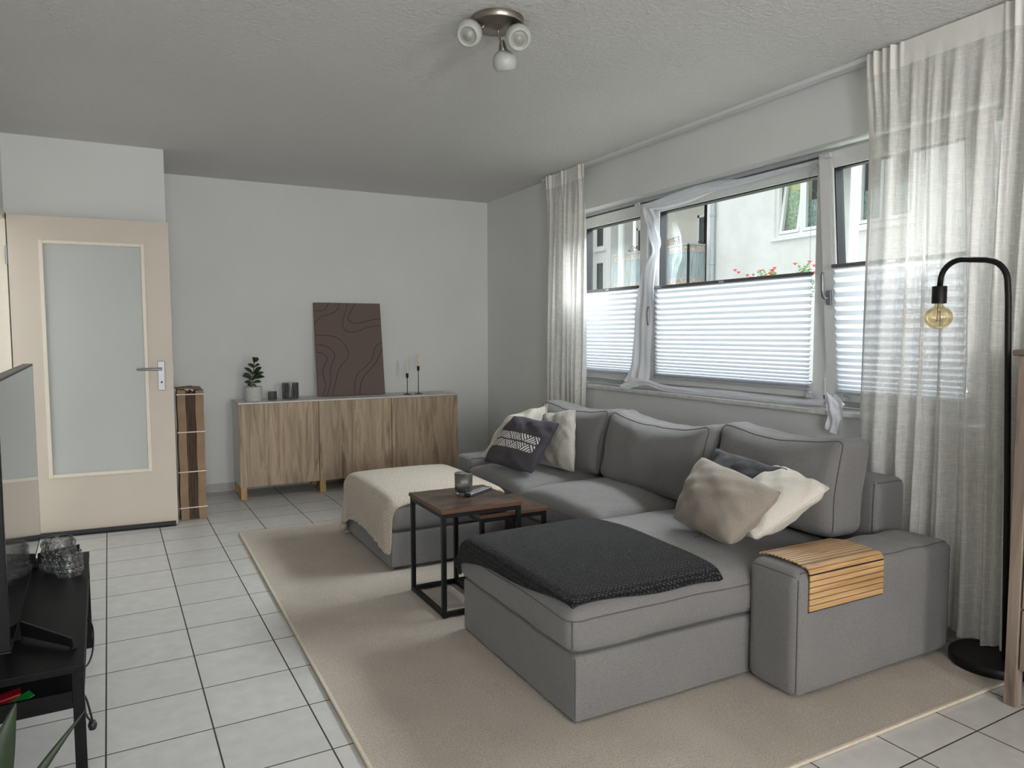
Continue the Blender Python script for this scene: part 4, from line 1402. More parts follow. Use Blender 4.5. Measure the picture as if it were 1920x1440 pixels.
lv = [((.010, .21), (.065, -.01, .265)), ((.006, .20), (-.058, .0, .262)), ((.014, .29), (.002, -.02, .342)), ((.016, .30), (.042, .01, .338)),
      ((.003, .17), (.088, -.01, .190)), ((.0, .165), (-.075, .01, .200)), ((.006, .185), (.085, .02, .225)), ((.004, .18), (-.07, -.03, .215)),
      ((-.002, .14), (.060, -.02, .150)), ((-.004, .135), (-.062, .0, .150)), ((-.005, .125), (.035, .02, .110)), ((.0, .155), (-.03, -.04, .165)),
      ((.014, .26), (.052, -.02, .285)), ((.012, .255), (-.03, .02, .290)), ((-.006, .12), (-.04, -.02, .125)), ((.008, .22), (.03, -.045, .225)), ((0, .16), (.05, -.03, .215))]
for (b, t) in lv:
    base = (px+b[0], py, SZ1+b[1]); tip = (px+t[0], py+t[1], SZ1+t[2])
    v, f = leaf_mesh(base, tip, 0.046, (0.1, -0.6, 1), 0.12)
    mesh('leaf', v, f, 'leaf_green', pt, True)
# smoky votives
def smoky_cup(x, y, r, h, label, wt=0.004):
    e = tag(MB().lathe([(0.0, 0.0008), (r*0.90, 0.0008), (r*0.97, 0.004), (r, 0.014), (r, h), (r-wt, h), (r-wt, 0.016), (r*0.8, 0.010), (0.0, 0.009)], (x, y, SZ1), 48).build('smoky_glass_holder', 'smoky_glass', None, True), label, 'candle holder')
    off = Vector((x, y, SZ1))
    for q in e.data.vertices: q.co -= off
    e.location = off
    return e
smoky_cup(0.966, 5.860, 0.0345, 0.070, 'small smoky glass candle holder beside the plant pot')
smoky_cup(1.112, 5.905, 0.0650, 0.130, 'large smoky glass candle holder between the small one and the brown canvas', 0.005)

# canvas with raised lines, leaning on the wall
cv = thing('canvas_picture', (1.63, 5.98, SZ1), 'brown textured canvas with raised wavy lines leaning on the wall', 'picture')
CL0, CR0 = 1.352, 1.920
CH = 0.775
ybot, ytop = 5.985, 6.100
def cpt(u, w, off=0.0):
    """u across 0..1, w up 0..1"""
    x = CL0+(CR0-CL0)*u + (-0.012)*w*0
    y = ybot+(ytop-ybot)*w
    z = SZ1+0.001+CH*w
    nn = Vector((0, -CH, (ytop-ybot))).normalized()
    return Vector((x, y, z))+nn*off
mb = MB()
th = 0.018
q = [cpt(0, 0), cpt(1, 0), cpt(1, 1), cpt(0, 1)]
bk = [cpt(0, 0, -th), cpt(1, 0, -th), cpt(1, 1, -th), cpt(0, 1, -th)]
dz = max(0, SZ1+0.001-min(p.z for p in q+bk))
mb.add([(p.x, p.y, p.z+dz) for p in q+bk], [(0, 1, 2, 3), (7, 6, 5, 4), (0, 4, 5, 1), (1, 5, 6, 2), (2, 6, 7, 3), (3, 7, 4, 0)])
mb.build('panel', 'canvas', cv, bevel=0.002)
# line shapes in picture fractions (x right, y down) read off the picture's own drawing
LN = [[(0, .085), (.05, .09), (.12, .085), (.18, .055), (.22, .0)],
      [(0, .24), (.04, .19), (.10, .15), (.2, .13), (.30, .10), (.36, .05), (.38, .0)],
      [(.50, .0), (.47, .08), (.43, .16), (.41, .24), (.45, .30), (.55, .315), (.66, .30), (.78, .265), (.9, .25), (1.0, .25)],
      [(.62, .0), (.57, .06), (.52, .12), (.50, .17), (.54, .21), (.64, .22), (.76, .20), (.88, .18), (1, .165)],
      [(0, .35), (.10, .35), (.22, .355), (.34, .39), (.43, .46), (.47, .54), (.45, .61), (.37, .66), (.31, .73), (.27, .82), (.23, .92), (.20, 1.0)],
      [(0, .455), (.09, .455), (.18, .48), (.26, .54), (.26, .60), (.21, .68), (.19, .78), (.18, .86), (.15, .94), (.12, 1.0)],
      [(0, .53), (.07, .54), (.14, .57), (.15, .62), (.10, .68), (.08, .75), (.10, .83), (.11, .90), (.08, .96), (.05, 1.0)],
      [(1, .435), (.93, .455), (.87, .50), (.85, .57), (.80, .64), (.70, .71), (.61, .76), (.56, .82), (.54, .90), (.53, 1.0)],
      [(1, .50), (.96, .55), (.92, .61), (.85, .68), (.75, .75), (.67, .82), (.63, .90), (.61, 1.0)]]
for L in LN:
    pts = [cpt(min(1, max(0, a)), 1-b, 0.0005)+Vector((0, 0, dz)) for (a, b) in L]
    MB().tube(smooth_path(pts, 5), 0.0024, 6).build('raised_line', 'canvas_line', cv, True)

# candlesticks
def candlestick(x, y, hs, hc, label):
    e = thing('candlestick', (x, y, SZ1), label, 'candlestick', 'candlesticks on the sideboard')
    MB().lathe([(0.0, 0.0006), (0.034, 0.0006), (0.035, 0.0025), (0.033, 0.005), (0.006, 0.007), (0.0035, 0.012), (0.003, hs-0.045), (0.010, hs-0.036), (0.0115, hs-0.028), (0.0115, hs), (0.0095, hs), (0.0095, hs-0.018), (0.0, hs-0.020)], (x, y, SZ1), 28).build('stand', 'black_metal', e, True)
    return e
def candle(x, y, zb, h, label):
    o = MB().lathe([(0.0, 0.0), (0.0085, 0.0005), (0.0075, h-0.004), (0.004, h), (0.0, h+0.0005)], (0, 0, 0), 20).tube([(0, 0, h), (0.001, 0, h+0.009)], 0.0009, 6).build('taper_candle', 'candle_wax', None, True)
    o.location = (x, y, zb)
    tag(o, label, 'candle', 'ivory taper candles')
    return o
candlestick(2.078, 5.868, 0.182, 0, 'shorter black metal candlestick, nearer to the brown canvas')
candle(2.078, 5.868, SZ1+0.1635, 0.125, 'ivory taper candle in the shorter black candlestick')
candlestick(2.185, 5.885, 0.240, 0, 'taller black metal candlestick, right of the shorter one')
candle(2.185, 5.885, SZ1+0.2215, 0.125, 'ivory taper candle in the taller black candlestick')

# ------------------------------------------------------------------ bundle of flattened boxes
bx = thing('cardboard_bundle', (0.345, 5.40, 0), 'upright bundle of flattened cardboard boxes strapped with white bands beside the door', 'cardboard boxes')
X0, X1, Y0, Y1, ZT = 0.262, 0.424, 5.300, 5.470, 0.885
xa, xb2 = X0+0.052, X1-0.052
def packet(x0, x1, z1, name, mat, seed, bow=0.004):
    v = []; f = []
    n = 14
    for i in range(n+1):
        z = 0.001+(z1-0.001)*i/n
        o1 = bow*math.sin(i*1.3+seed); 
        v += [(x0+o1, Y0+abs(o1)*0.8, z), (x1+o1*0.6, Y0+abs(o1)*0.5, z), (x1+o1*0.6, Y1, z), (x0+o1, Y1, z)]
    for i in range(n):
        for j in range(4):
            a = i*4+j; b = i*4+(j+1) % 4
            f.append((a, b, b+4, a+4))
    f.append((3, 2, 1, 0)); f.append(tuple(n*4+j for j in range(4)))
    return mesh(name, v, f, mat, bx)
packet(X0, xa-0.001, ZT, 'folded_box', 'cardboard', 1, 0.002)
packet(xb2+0.001, X1, ZT-0.004, 'folded_box', 'cardboard', 2, 0.002)
for i in range(6):
    w = (xb2-xa)/6
    o = packet(xa+i*w+0.0008, xa+(i+1)*w-0.0004, ZT-0.01-0.006*(i % 3), 'folded_box', 'corrugated', 3+i, 0.0012)
    for q in o.data.vertices:
        if q.co.y < Y0-5.40+0.02: q.co.y += 0.006+0.003*(i % 2)
# loose flaps on top
MB().obox((0.315, 5.385, ZT+0.012), (0.055, 0.01, 0.004), (-0.01, 0.07, 0.002), (0, 0, 0.002)).build('flap', 'cardboard', bx)
MB().obox((0.370, 5.380, ZT+0.009), (0.045, 0.0, -0.003), (0.0, 0.08, 0.004), (0, 0, 0.002)).build('flap', 'cardboard', bx)
for zz in (0.855, 0.600, 0.330, 0.085):
    mb = MB(); w = 0.007
    mb.box(X0-0.004, X1+0.004, Y0-0.006, Y0-0.004, zz-w/2, zz+w/2).box(X0-0.006, X0-0.004, Y0-0.006, Y1+0.002, zz-w/2, zz+w/2).box(X1+0.004, X1+0.006, Y0-0.006, Y1+0.002, zz-w/2, zz+w/2).box(X0-0.004, X1+0.004, Y1+0.001, Y1+0.003, zz-w/2, zz+w/2)
    mb.build('strap', 'strap_white', bx)

# ------------------------------------------------------------------ television and bench
def rz2(x, y, ang, c):
    x -= c[0]; y -= c[1]
    return (c[0]+x*math.cos(ang)-y*math.sin(ang), c[1]+x*math.sin(ang)+y*math.cos(ang))
bench = thing('tv_bench', (-0.16, 3.31, 0), 'low black television bench along the left wall', 'bench')
BA = R(1.9)
def bbox(mb, x0, x1, y0, y1, z0, z1):
    """x0..x1 away from the front edge, y along the bench from the far end"""
    c = (-0.176, 3.315)
    pts = []
    for (x, y) in ((x0, y0), (x1, y0), (x1, y1), (x0, y1)):
        q = rz2(c[0]+x, c[1]+y, BA, c)
        pts.append(q)
    v = [(p[0], p[1], z0) for p in pts]+[(p[0], p[1], z1) for p in pts]
    return mb.add(v, [(0, 3, 2, 1), (4, 5, 6, 7), (0, 1, 5, 4), (1, 2, 6, 5), (2, 3, 7, 6), (3, 0, 4, 7)])
BH = 0.387; BL_ = 1.150; BW = 0.40
bbox(MB(), -BW, 0, -BL_, 0, BH-0.020, BH).build('top_board', 'black_bench', bench, bevel=0.002)
bbox(MB(), -BW+0.004, -0.004, -BL_+0.004, -0.004, BH-0.115, BH-0.098).build('shelf', 'black_bench', bench, bevel=0.001)
for (ya_, yb_) in ((-BL_+0.002, -BL_+0.012), (-0.012, -0.002)):
    bbox(MB(), -BW+0.002, -0.03, ya_, yb_, BH-0.098, BH-0.068).build('shelf_lip', 'black_bench', bench)
for (x, y) in ((-0.029, -BL_+0.002), (-0.029, -0.029), (-BW+0.002, -BL_+0.002), (-BW+0.002, -0.029)):
    bbox(MB(), x, x+0.027, y, y+0.027, 0.0, BH-0.0205).build('leg', 'black_bench', bench, bevel=0.001)

tv = thing('television', (-0.33, 2.8, BH), 'flat black television standing on the low bench', 'television')
tc0 = (-0.300, 2.195); tc1 = (-0.349, 3.425)
tdir = Vector((tc1[0]-tc0[0], tc1[1]-tc0[1], 0)); TL_ = tdir.length; tdir.normalize(); tn = Vector((tdir.y, -tdir.x, 0))   # faces the room
def tbox(mb, a0, a1, n0, n1, z0, z1):
    c = Vector((tc0[0], tc0[1], 0))+tdir*(a0+a1)/2+tn*(n0+n1)/2+Vector((0, 0, (z0+z1)/2))
    return mb.obox(c, tdir*(a1-a0)/2, tn*(n1-n0)/2, (0, 0, (z1-z0)/2))
TZ0, TZ1 = 0.443, 1.138
tbox(MB(), 0, TL_, -0.030, -0.0005, TZ0, TZ1).build('housing', 'tv_plastic', tv, bevel=0.003)
tbox(MB(), 0.006, TL_-0.004, -0.0005, 0.0008, TZ0+0.008, TZ1-0.005).build('screen', 'screen', tv)
mb = MB(); tbox(mb, TL_, TL_+0.003, -0.030, 0.001, TZ0, TZ1); tbox(mb, 0, TL_, -0.030, 0.001, TZ1, TZ1+0.003); tbox(mb, 0, TL_, -0.030, 0.001, TZ0-0.003, TZ0)
mb.build('bezel', 'bezel_steel', tv)
tbox(MB(), 0.25, 0.98, -0.065, -0.031, TZ0+0.03, TZ0+0.40).build('back_box', 'tv_plastic', tv, bevel=0.006)
def foot(a, sgn):
    mb = MB()
    p0 = Vector((tc0[0], tc0[1], 0))+tdir*a
    f0 = p0+tn*0.005+Vector((0, 0, TZ0-0.003)); f1 = p0+tn*0.135-tdir*0.15*sgn+Vector((0, 0, BH+0.030))
    g0 = p0+tn*0.005+Vector((0, 0, BH+0.012)); g1 = f1-Vector((0, 0, 0.024))
    w = Vector((0.25, 0.9, 0)).normalized()*0.006
    mb.add([f0-w, f1-w, g1-w, g0-w, f0+w, f1+w, g1+w, g0+w], [(0, 3, 2, 1), (4, 5, 6, 7), (0, 1, 5, 4), (1, 2, 6, 5), (2, 3, 7, 6), (3, 0, 4, 7)])
    r1 = p0-tn*0.10+tdir*0.0+Vector((0, 0, BH+0.0125))
    mb.obox(p0-tn*0.05+Vector((0, 0, BH+0.0125)), tn*0.055, tdir*0.008, (0, 0, 0.012))
    mb.obox(p0-tn*0.015+Vector((0, 0, (BH+TZ0)/2+0.02)), tn*0.012, tdir*0.02, (0, 0, (TZ0-BH)/2+0.016))
    e = g1 - tdir*0.0
    mb.tube([Vector((e.x, e.y, BH+0.0005)), Vector((e.x, e.y, BH+0.008))], 0.008, 10)
    mb.build('foot', 'tv_plastic', tv, bevel=0.002)
foot(0.235, 1)
foot(0.98, -1)

# bubble glass votives on the bench
def bubble_cup(x, y, r, h, label):
    e = thing('bubble_glass_holder', (x, y, BH), label, 'candle holder', 'bubble glass candle holders')
    MB().lathe([(0.0, 0.001), (r*0.88, 0.001), (r*0.93, 0.006), (r*0.93, h), (r*0.82, h), (r*0.82, 0.014), (0.0, 0.012)], (x, y, BH), 40).build('cup', 'bubble_glass', e, True)
    mb = MB()
    nrow = max(3, int(h/0.026)); nc = 13
    for i in range(nrow):
        z = 0.012+(h-0.02)*(i+0.5)/nrow
        for k in range(nc):
            t = 2*math.pi*(k+0.5*(i % 2))/nc
            d = Vector((math.cos(t), math.sin(t), 0))
            c = Vector((x, y, BH+z))+d*(r*0.93)
            prof = [(0.0125, -0.002), (0.0118, 0.003), (0.0085, 0.0065), (0.006, 0.0052), (0.003, 0.007), (0.0, 0.0075)]
            mb.lathe(prof, c, 10, axis=d)
    mb.build('bubbles', 'bubble_glass', e, True, sharp=False)
    return e
bubble_cup(-0.262, 3.105, 0.053, 0.118, 'taller clear bubble glass candle holder, standing further back')
bubble_cup(-0.225, 3.010, 0.042, 0.085, 'shorter clear bubble glass candle holder, standing in front')

# cables hanging off the bench
def cable(pts, r, label, name='power_cable'):
    o = MB().tube(smooth_path(pts), r, 8).build(name, 'black_gasket', None, True, sharp=False)
    return tag(o, label, 'cable')
cable([(-0.20, 2.86, 0.292), (-0.165, 2.82, 0.285), (-0.148, 2.78, 0.265), (-0.145, 2.74, 0.225), (-0.150, 2.70, 0.195), (-0.165, 2.66, 0.180), (-0.19, 2.63, 0.195), (-0.21, 2.62, 0.268)], 0.003, 'thin black cable looping out below the far half of the bench')
c2 = MB().tube(smooth_path([(-0.19, 2.30, 0.27), (-0.150, 2.28, 0.255), (-0.136, 2.285, 0.20), (-0.132, 2.29, 0.17)]), 0.003, 8)
c2.tube(smooth_path([(-0.132, 2.29, 0.165), (-0.146, 2.275, 0.20), (-0.152, 2.27, 0.25), (-0.19, 2.29, 0.265)]), 0.003, 8)
c2.lathe([(0, -0.016), (0.009, -0.012), (0.012, 0), (0.008, 0.012), (0.0, 0.014)], (-0.132, 2.29, 0.158), 12)
tag(c2.build('plug_cable', 'black_gasket', None, True, sharp=False), 'black cable with a round plug hanging beside the near bench leg', 'cable')

# small things on the bench shelf
zs_ = BH-0.098
rp = MB().obox((-0.312, 2.245, zs_+0.016), (0.022, 0.005, 0.003), (-0.003, 0.022, 0.0), (0, 0, 0.006)).obox((-0.312, 2.245, zs_+0.0065), (0.008, 0, 0), (0, 0.012, 0), (0, 0, 0.006))
tag(rp.build('plastic_clip', 'red_plastic', None, bevel=0.002), 'small red plastic piece on the bench shelf', 'plastic piece')
gp = MB().obox((-0.295, 2.205, zs_+0.014), (0.034, 0.012, 0.012), (-0.008, 0.018, 0.0), (0.0, 0, 0.0015)).obox((-0.268, 2.212, zs_+0.008), (0.004, 0.0, 0), (0, 0.008, 0), (0, 0, 0.0075)).obox((-0.335, 2.19, zs_+0.0035), (0.01, 0, 0), (0, 0.008, 0), (0, 0, 0.003))
tag(gp.build('plastic_card', 'green_plastic', None, bevel=0.001), 'bright green plastic card leaning on the bench shelf', 'plastic piece')

# snake plant in the near left corner
sp_ = thing('snake_plant', (-0.33, 1.55, 0), 'snake plant with upright dark green leaves in the bottom left corner', 'plant')
MB().lathe([(0.0, 0.001), (0.085, 0.001), (0.092, 0.01), (0.105, 0.19), (0.103, 0.195), (0.095, 0.195), (0.092, 0.17), (0.0, 0.168)], (-0.33, 1.55, 0), 40).build('pot', 'concrete_pot', sp_, True)
MB().lathe([(0.0, 0.172), (0.0925, 0.171)], (-0.33, 1.55, 0), 24).build('soil', 'soil', sp_, True)
def blade(base, mid, tip, w, n=14):
    """stiff sword leaf along a bent line; wide side faces the camera side"""
    pts = smooth_path([base, mid, tip], n//2)
    v = []; f = []
    k = len(pts)
    for i, p in enumerate(pts):
        t = i/(k-1)
        ww = w/2*(0.55+0.45*math.sin(math.pi*min(1, t*1.15)))*(1-t**3.0)+0.0006
        tg = (pts[min(i+1, k-1)]-pts[max(i-1, 0)]).normalized()
        sd = Vector((0.9, 0.35, 0)); sd = (sd-tg*sd.dot(tg)).normalized()
        up_ = tg.cross(sd).normalized()
        for s in (-1, -0.5, 0, 0.5, 1):
            v.append(p+sd*ww*s+up_*(0.25*ww*abs(s))+up_*0.0015)
        for s in (1, 0.5, 0, -0.5, -1):
            v.append(p+sd*ww*s+up_*(0.25*ww*abs(s))-up_*0.0015)
    for i in range(k-1):
        for j in range(10):
            a = i*10+j; b = i*10+(j+1) % 10
            f.append((a, b, b+10, a+10))
    f.append(tuple(range(9, -1, -1)))
    return v, f
for (b, m_, t, w) in (((-0.315, 1.56, 0.165), (-0.222, 1.66, 0.335), (-0.113, 1.75, 0.452), 0.026),
                      ((-0.33, 1.53, 0.165), (-0.262, 1.575, 0.40), (-0.214, 1.60, 0.562), 0.088),
                      ((-0.35, 1.50, 0.165), (-0.285, 1.50, 0.42), (-0.262, 1.48, 0.585), 0.055),
                      ((-0.36, 1.57, 0.165), (-0.40, 1.60, 0.35), (-0.43, 1.60, 0.50), 0.05),
                      ((-0.31, 1.52, 0.165), (-0.33, 1.46, 0.35), (-0.36, 1.42, 0.50), 0.05)):
    v, f = blade(b, m_, t, w)
    mesh('leaf', v, f, 'leaf_dark', sp_, True)

# ------------------------------------------------------------------ ceiling lamp
cl = thing('ceiling_lamp', (1.30, 2.585, ZC), 'brushed nickel ceiling lamp with three frosted glass globes', 'lamp')
cx_, cy_ = 1.302, 2.588
MB().lathe([(0.0, 0.0), (0.104, -0.0005), (0.104, -0.020), (0.101, -0.024), (0.094, -0.024), (0.03, -0.031), (0.012, -0.036), (0.0, -0.036)], (cx_, cy_, ZC-0.0005), 56).build('ceiling_plate', 'nickel', cl, True)
def globe(att, ctr, axis, r, collar):
    """att: where the arm leaves the plate; ctr: globe centre; axis: open side"""
    ax = Vector(axis).normalized(); ctr = Vector(ctr); att = Vector(att)
    back = ctr-ax*r*0.92
    arm = MB().tube(smooth_path([att, att+Vector((0, 0, -0.012)), (att+back)/2+Vector((0, 0, -0.008)), back-ax*0.03]), 0.0045, 10).build('arm', 'nickel', cl, True, sharp=False)
    MB().lathe([(0.0, -0.036), (0.008, -0.036), (0.0115, -0.028), (0.0185, 0.0), (0.0195, 0.012), (0.0, 0.012)], back, 28, axis=ax).build('socket', 'nickel', cl, True)
    prof = []
    for i in range(19):
        t = math.pi*(0.09+0.63*i/18)
        prof.append((r*math.sin(t), -r*math.cos(t)))
    r_o = prof[-1][0]; h_o = prof[-1][1]
    prof += [(r_o*0.90, h_o+0.0008), (r_o*0.84, h_o-0.004)]
    sh = MB().lathe(prof, ctr, 40, axis=ax).build('glass_shade', 'opal', cl, True, sharp=False)
    MB().lathe([(r_o*0.85, h_o-0.004), (r_o*0.55, h_o-0.010), (r_o*0.48, h_o-0.004), (0.0, h_o-0.001)], ctr, 36, axis=ax).build('lens', 'opal_lens', sh, True, sharp=False)
globe((1.245, 2.60, ZC-0.022), (1.190, 2.606, 2.405), (-0.50, -0.62, -0.62), 0.050, 1)
globe((1.37, 2.56, ZC-0.022), (1.358, 2.523, 2.390), (-0.25, -0.80, -0.55), 0.050, 1)
globe((1.312, 2.600, ZC-0.030), (1.360, 2.640, 2.338), (0.30, 0.28, -0.92), 0.0475, 1)

# ------------------------------------------------------------------ floor lamp
fl = thing('floor_lamp', (2.825, 1.495, RZ), 'tall black arched floor lamp with a bare globe bulb behind the near armrest', 'lamp')
MB().lathe([(0.0, 0.001), (0.141, 0.001), (0.144, 0.005), (0.144, 0.031), (0.140, 0.036), (0.0, 0.037)], (2.825, 1.495, RZ), 56).build('base', 'black_metal', fl, True)
pts = [(2.815, 1.447, RZ+0.034), (2.80, 1.458, 0.7), (2.80, 1.483, 1.38), (2.80, 1.487, 1.43)]
for k_ in range(1, 8):
    t = math.pi/2*k_/8
    pts.append((2.80, 1.487+0.075*(1-math.cos(t)), 1.43+0.088*math.sin(t)))
pts += [(2.80, 1.565, 1.521), (2.80, 1.655, 1.531)]
for k_ in range(1, 8):
    t = math.pi/2*k_/8
    pts.append((2.80, 1.655+0.078*math.sin(t), 1.531-0.078*(1-math.cos(t))))
pts += [(2.80, 1.735, 1.43)]
MB().tube(pts, 0.0105, 14).build('pole', 'black_metal', fl, True, sharp=False)
MB().lathe([(0.0, 0.0), (0.0255, 0.0), (0.0265, -0.002), (0.0265, -0.066), (0.0245, -0.067), (0.0, -0.066)], (2.80, 1.735, 1.435), 28).build('socket', 'black_metal', fl, True)
bc = Vector((2.80, 1.735, 1.314))
prof = []
for i in range(25):
    t = math.pi*i/24
    prof.append((0.049*math.sin(t), -0.046*math.cos(t)))
prof = [p for p in prof if not (p[1] > 0 and p[0] < 0.016)] + [(0.0155, 0.046), (0.014, 0.056)]
bulb = MB().lathe(prof, bc, 36).build('bulb', 'amber_glass', fl, True, sharp=False)
MB().tube([bc+Vector((0, 0, 0.054)), bc+Vector((0, 0, 0.026))], 0.006, 10).build('filament_stem', 'clear_plastic', bulb, True)
mb = MB()
for (a, b) in ((0.004, 0.011), (-0.004, -0.011), (0.002, 0.004), (-0.002, -0.005)):
    mb.tube([bc+Vector((0, a, 0.026)), bc+Vector((0.002, b, -0.016)), bc+Vector((0, b*0.4, -0.010))], 0.0011, 6)
mb.build('filament', 'bulb_core', bulb, True)

# ------------------------------------------------------------------ chest of drawers at the right edge
dr = thing('chest_of_drawers', (2.577, 1.0, 0), 'tall grey-washed wooden chest of drawers at the right edge', 'chest of drawers')
DX0, DX1, DY0, DY1, DZ = 2.577, 2.84, 0.43, 1.325, 1.178
for (a, b) in ((DX0, DY1-0.037), (DX1-0.04, DY1-0.037), (DX0, DY0), (DX1-0.04, DY0)):
    MB().box(a, a+0.040, b, b+0.037, 0.0, DZ).build('leg', 'grey_pine', dr, bevel=0.002)
mb = MB()
mb.box(DX0+0.041, DX1-0.041, DY1-0.030, DY1-0.008, 0.13, DZ).box(DX0+0.041, DX1-0.041, DY0+0.008, DY0+0.030, 0.13, DZ).box(DX1-0.012, DX1-0.004, DY0+0.038, DY1-0.038, 0.13, DZ)
mb.box(DX0+0.03, DX1-0.013, DY0+0.038, DY1-0.038, 0.13, 0.145)
mb.build('side_panel', 'grey_pine', dr)
MB().box(DX0-0.018, DX1+0.004, DY0-0.012, DY1+0.012, DZ, DZ+0.020).build('top_board', 'grey_pine_dark', dr, bevel=0.006, seg=3)
nd_ = 5; z0 = 0.13; hh_ = (DZ-0.01-z0)/nd_
for i in range(nd_):
    za = z0+i*hh_+0.003; zb_ = z0+(i+1)*hh_-0.003
    dw = MB().box(DX0+0.004, DX0+0.022, DY0+0.042, DY1-0.043, za, zb_).build('drawer', 'grey_pine', dr, bevel=0.002)
    for yk in (DY0+0.22, DY1-0.22):
        MB().lathe([(0.006, 0.0), (0.006, 0.012), (0.014, 0.018), (0.013, 0.026), (0.0, 0.028)], (DX0+0.004, yk, (za+zb_)/2), 18, axis=(-1, 0, 0)).build('knob', 'black_metal', dw, True)

# ------------------------------------------------------------------ outside
struct(MB().box(XW+0.3, 40, -20, 45, -0.9, -0.7).build('ground_lawn', 'grass'))
bd = thing('apartment_building', (12.0, 10.0, -0.7), 'pale rendered apartment building across the way with loggia balconies', 'building')
FX = 12.0
mb = MB()
# main facade with two window openings, pier and recessed loggia
wins = [(9.72, 11.00, 3.235, 4.66), (7.86, 9.148, 3.20, 4.66)]
mb.box(FX, FX+0.35, 11.0, 13.10, -0.7, 9).box(FX, FX+0.35, 9.148, 9.72, -0.7, 9).box(FX, FX+0.35, -6, 7.86, -0.7, 9)
for (a, b, z0, z1) in wins:
    mb.box(FX, FX+0.35, a, b, -0.7, z0).box(FX, FX+0.35, a, b, z1, 9)
mb.box(FX, FX+1.6, 13.10, 13.0, -0.7, 9)
mb.box(FX-0.02, FX+1.5, 13.101, 17.4, 1.9, 2.12)
mb.box(FX+0.3, FX+1.5, 13.101, 17.4, 4.95, 5.15)
mb.box(12.4, 13.2, 17.4, 19.0, -0.7, 9)
mb.build('facade', 'facade', bd)
MB().box(13.3, 13.5, 13.0, 17.4, -0.7, 9).box(FX+0.35, 13.3, 13.0, 13.10, -0.7, 9).build('loggia_wall', 'loggia', bd)
MB().box(11.0, 12.4, 18.55, 18.9, -0.7, 9).build('cross_wing', 'cladding', bd)
# french doors on the loggia
for (a, b) in ((13.9, 14.72), (16.6, 17.3)):
    fr_ = MB().box(13.25, 13.3, a, a+0.07, 2.15, 4.35).box(13.25, 13.3, b-0.07, b, 2.15, 4.35).box(13.25, 13.3, a, b, 4.28, 4.35).build('balcony_door_frame', 'window_plastic', bd)
    MB().box(13.27, 13.285, a+0.07, b-0.07, 2.15, 4.28).build('pane', 'far_glass', fr_)
# windows of the main facade
for wi, (a, b, z0, z1) in enumerate(wins):
    fo = MB()
    fo.box(FX+0.06, FX+0.14, a, a+0.07, z0, z1).box(FX+0.06, FX+0.14, b-0.07, b, z0, z1).box(FX+0.06, FX+0.14, a+0.07, b-0.07, z0, z0+0.07).box(FX+0.06, FX+0.14, a+0.07, b-0.07, z1-0.07, z1)
    m_ = (a+b)/2+0.0
    fo.box(FX+0.06, FX+0.14, m_-0.04, m_+0.04, z0+0.07, z1-0.07)
    wf = fo.build('window', 'window_plastic', bd)
    MB().box(FX-0.06, FX+0.06, a-0.03, b+0.06, z0-0.06, z0-0.001).build('window_sill', 'window_plastic', wf)
    for (p, q, tl) in ((a+0.08, m_-0.05, 0), (m_+0.05, b-0.08, 1 if wi == 0 else 0)):
        g = MB(); w = 0.065
        tt = R(8) if tl else 0.0
        def tp(x, y, z):
            dzz = z-(z0+0.08)
            return (x+dzz*math.sin(tt), y, z0+0.08+dzz*math.cos(tt))
        def tb(mbx, x0, x1, y0, y1, za, zb2):
            v = [tp(x, y, z) for z in (za, zb2) for (x, y) in ((x0, y0), (x1, y0), (x1, y1), (x0, y1))]
            return mbx.add(v, [(0, 3, 2, 1), (4, 5, 6, 7), (0, 1, 5, 4), (1, 2, 6, 5), (2, 3, 7, 6), (3, 0, 4, 7)])
        zl, zh = z0+0.08, z1-0.08
        for (y0_, y1_, za, zb2) in ((p, p+w, zl, zh), (q-w, q, zl, zh), (p+w, q-w, zl, zl+w), (p+w, q-w, zh-w, zh)):
            tb(g, FX+0.05, FX+0.13, y0_, y1_, za, zb2)
        g.build('casement', 'window_plastic', wf)
        pn_ = tb(MB(), FX+0.085, FX+0.095, p+w, q-w, zl+w, zh-w).build('pane', 'window_glass', wf)
        if tl:
            MB().box(FX+0.26, FX+0.27, p-0.05, q+0.05, z0+0.03, z1-0.45).build('lace', 'lace_green', wf)  # mottled green sheet behind the lower part of the pane
            MB().box(FX+0.29, FX+0.30, p-0.10, q+0.05, z0+0.03, z1).build('curtain', 'curtain_yellow', wf)
        else:
            MB().box(FX+0.20, FX+0.21, p, q, z0+0.06, z0+0.70).build('lace', 'lace_grey', wf)  # mottled grey-green sheet low behind the pane
    MB().box(FX+0.36, FX+0.40, a-0.2, b+0.2, z0-0.2, z1+0.2).build('dark_room', 'far_glass', wf)
# windows further left
for (a, b, z0, z1, xx) in ((17.75, 18.05, 3.85, 5.0, 12.4), (17.75, 18.05, 2.0, 3.35, 12.4)):
    wf = MB().box(xx-0.02, xx+0.02, a-0.1, b+0.12, z0-0.1, z1+0.1).box(xx-0.08, xx, a-0.14, b+0.18, z0-0.16, z0-0.1).build('window', 'window_plastic', bd)
    MB().box(xx-0.03, xx-0.021, a, b, z0, z1).build('pane', 'far_glass', wf)
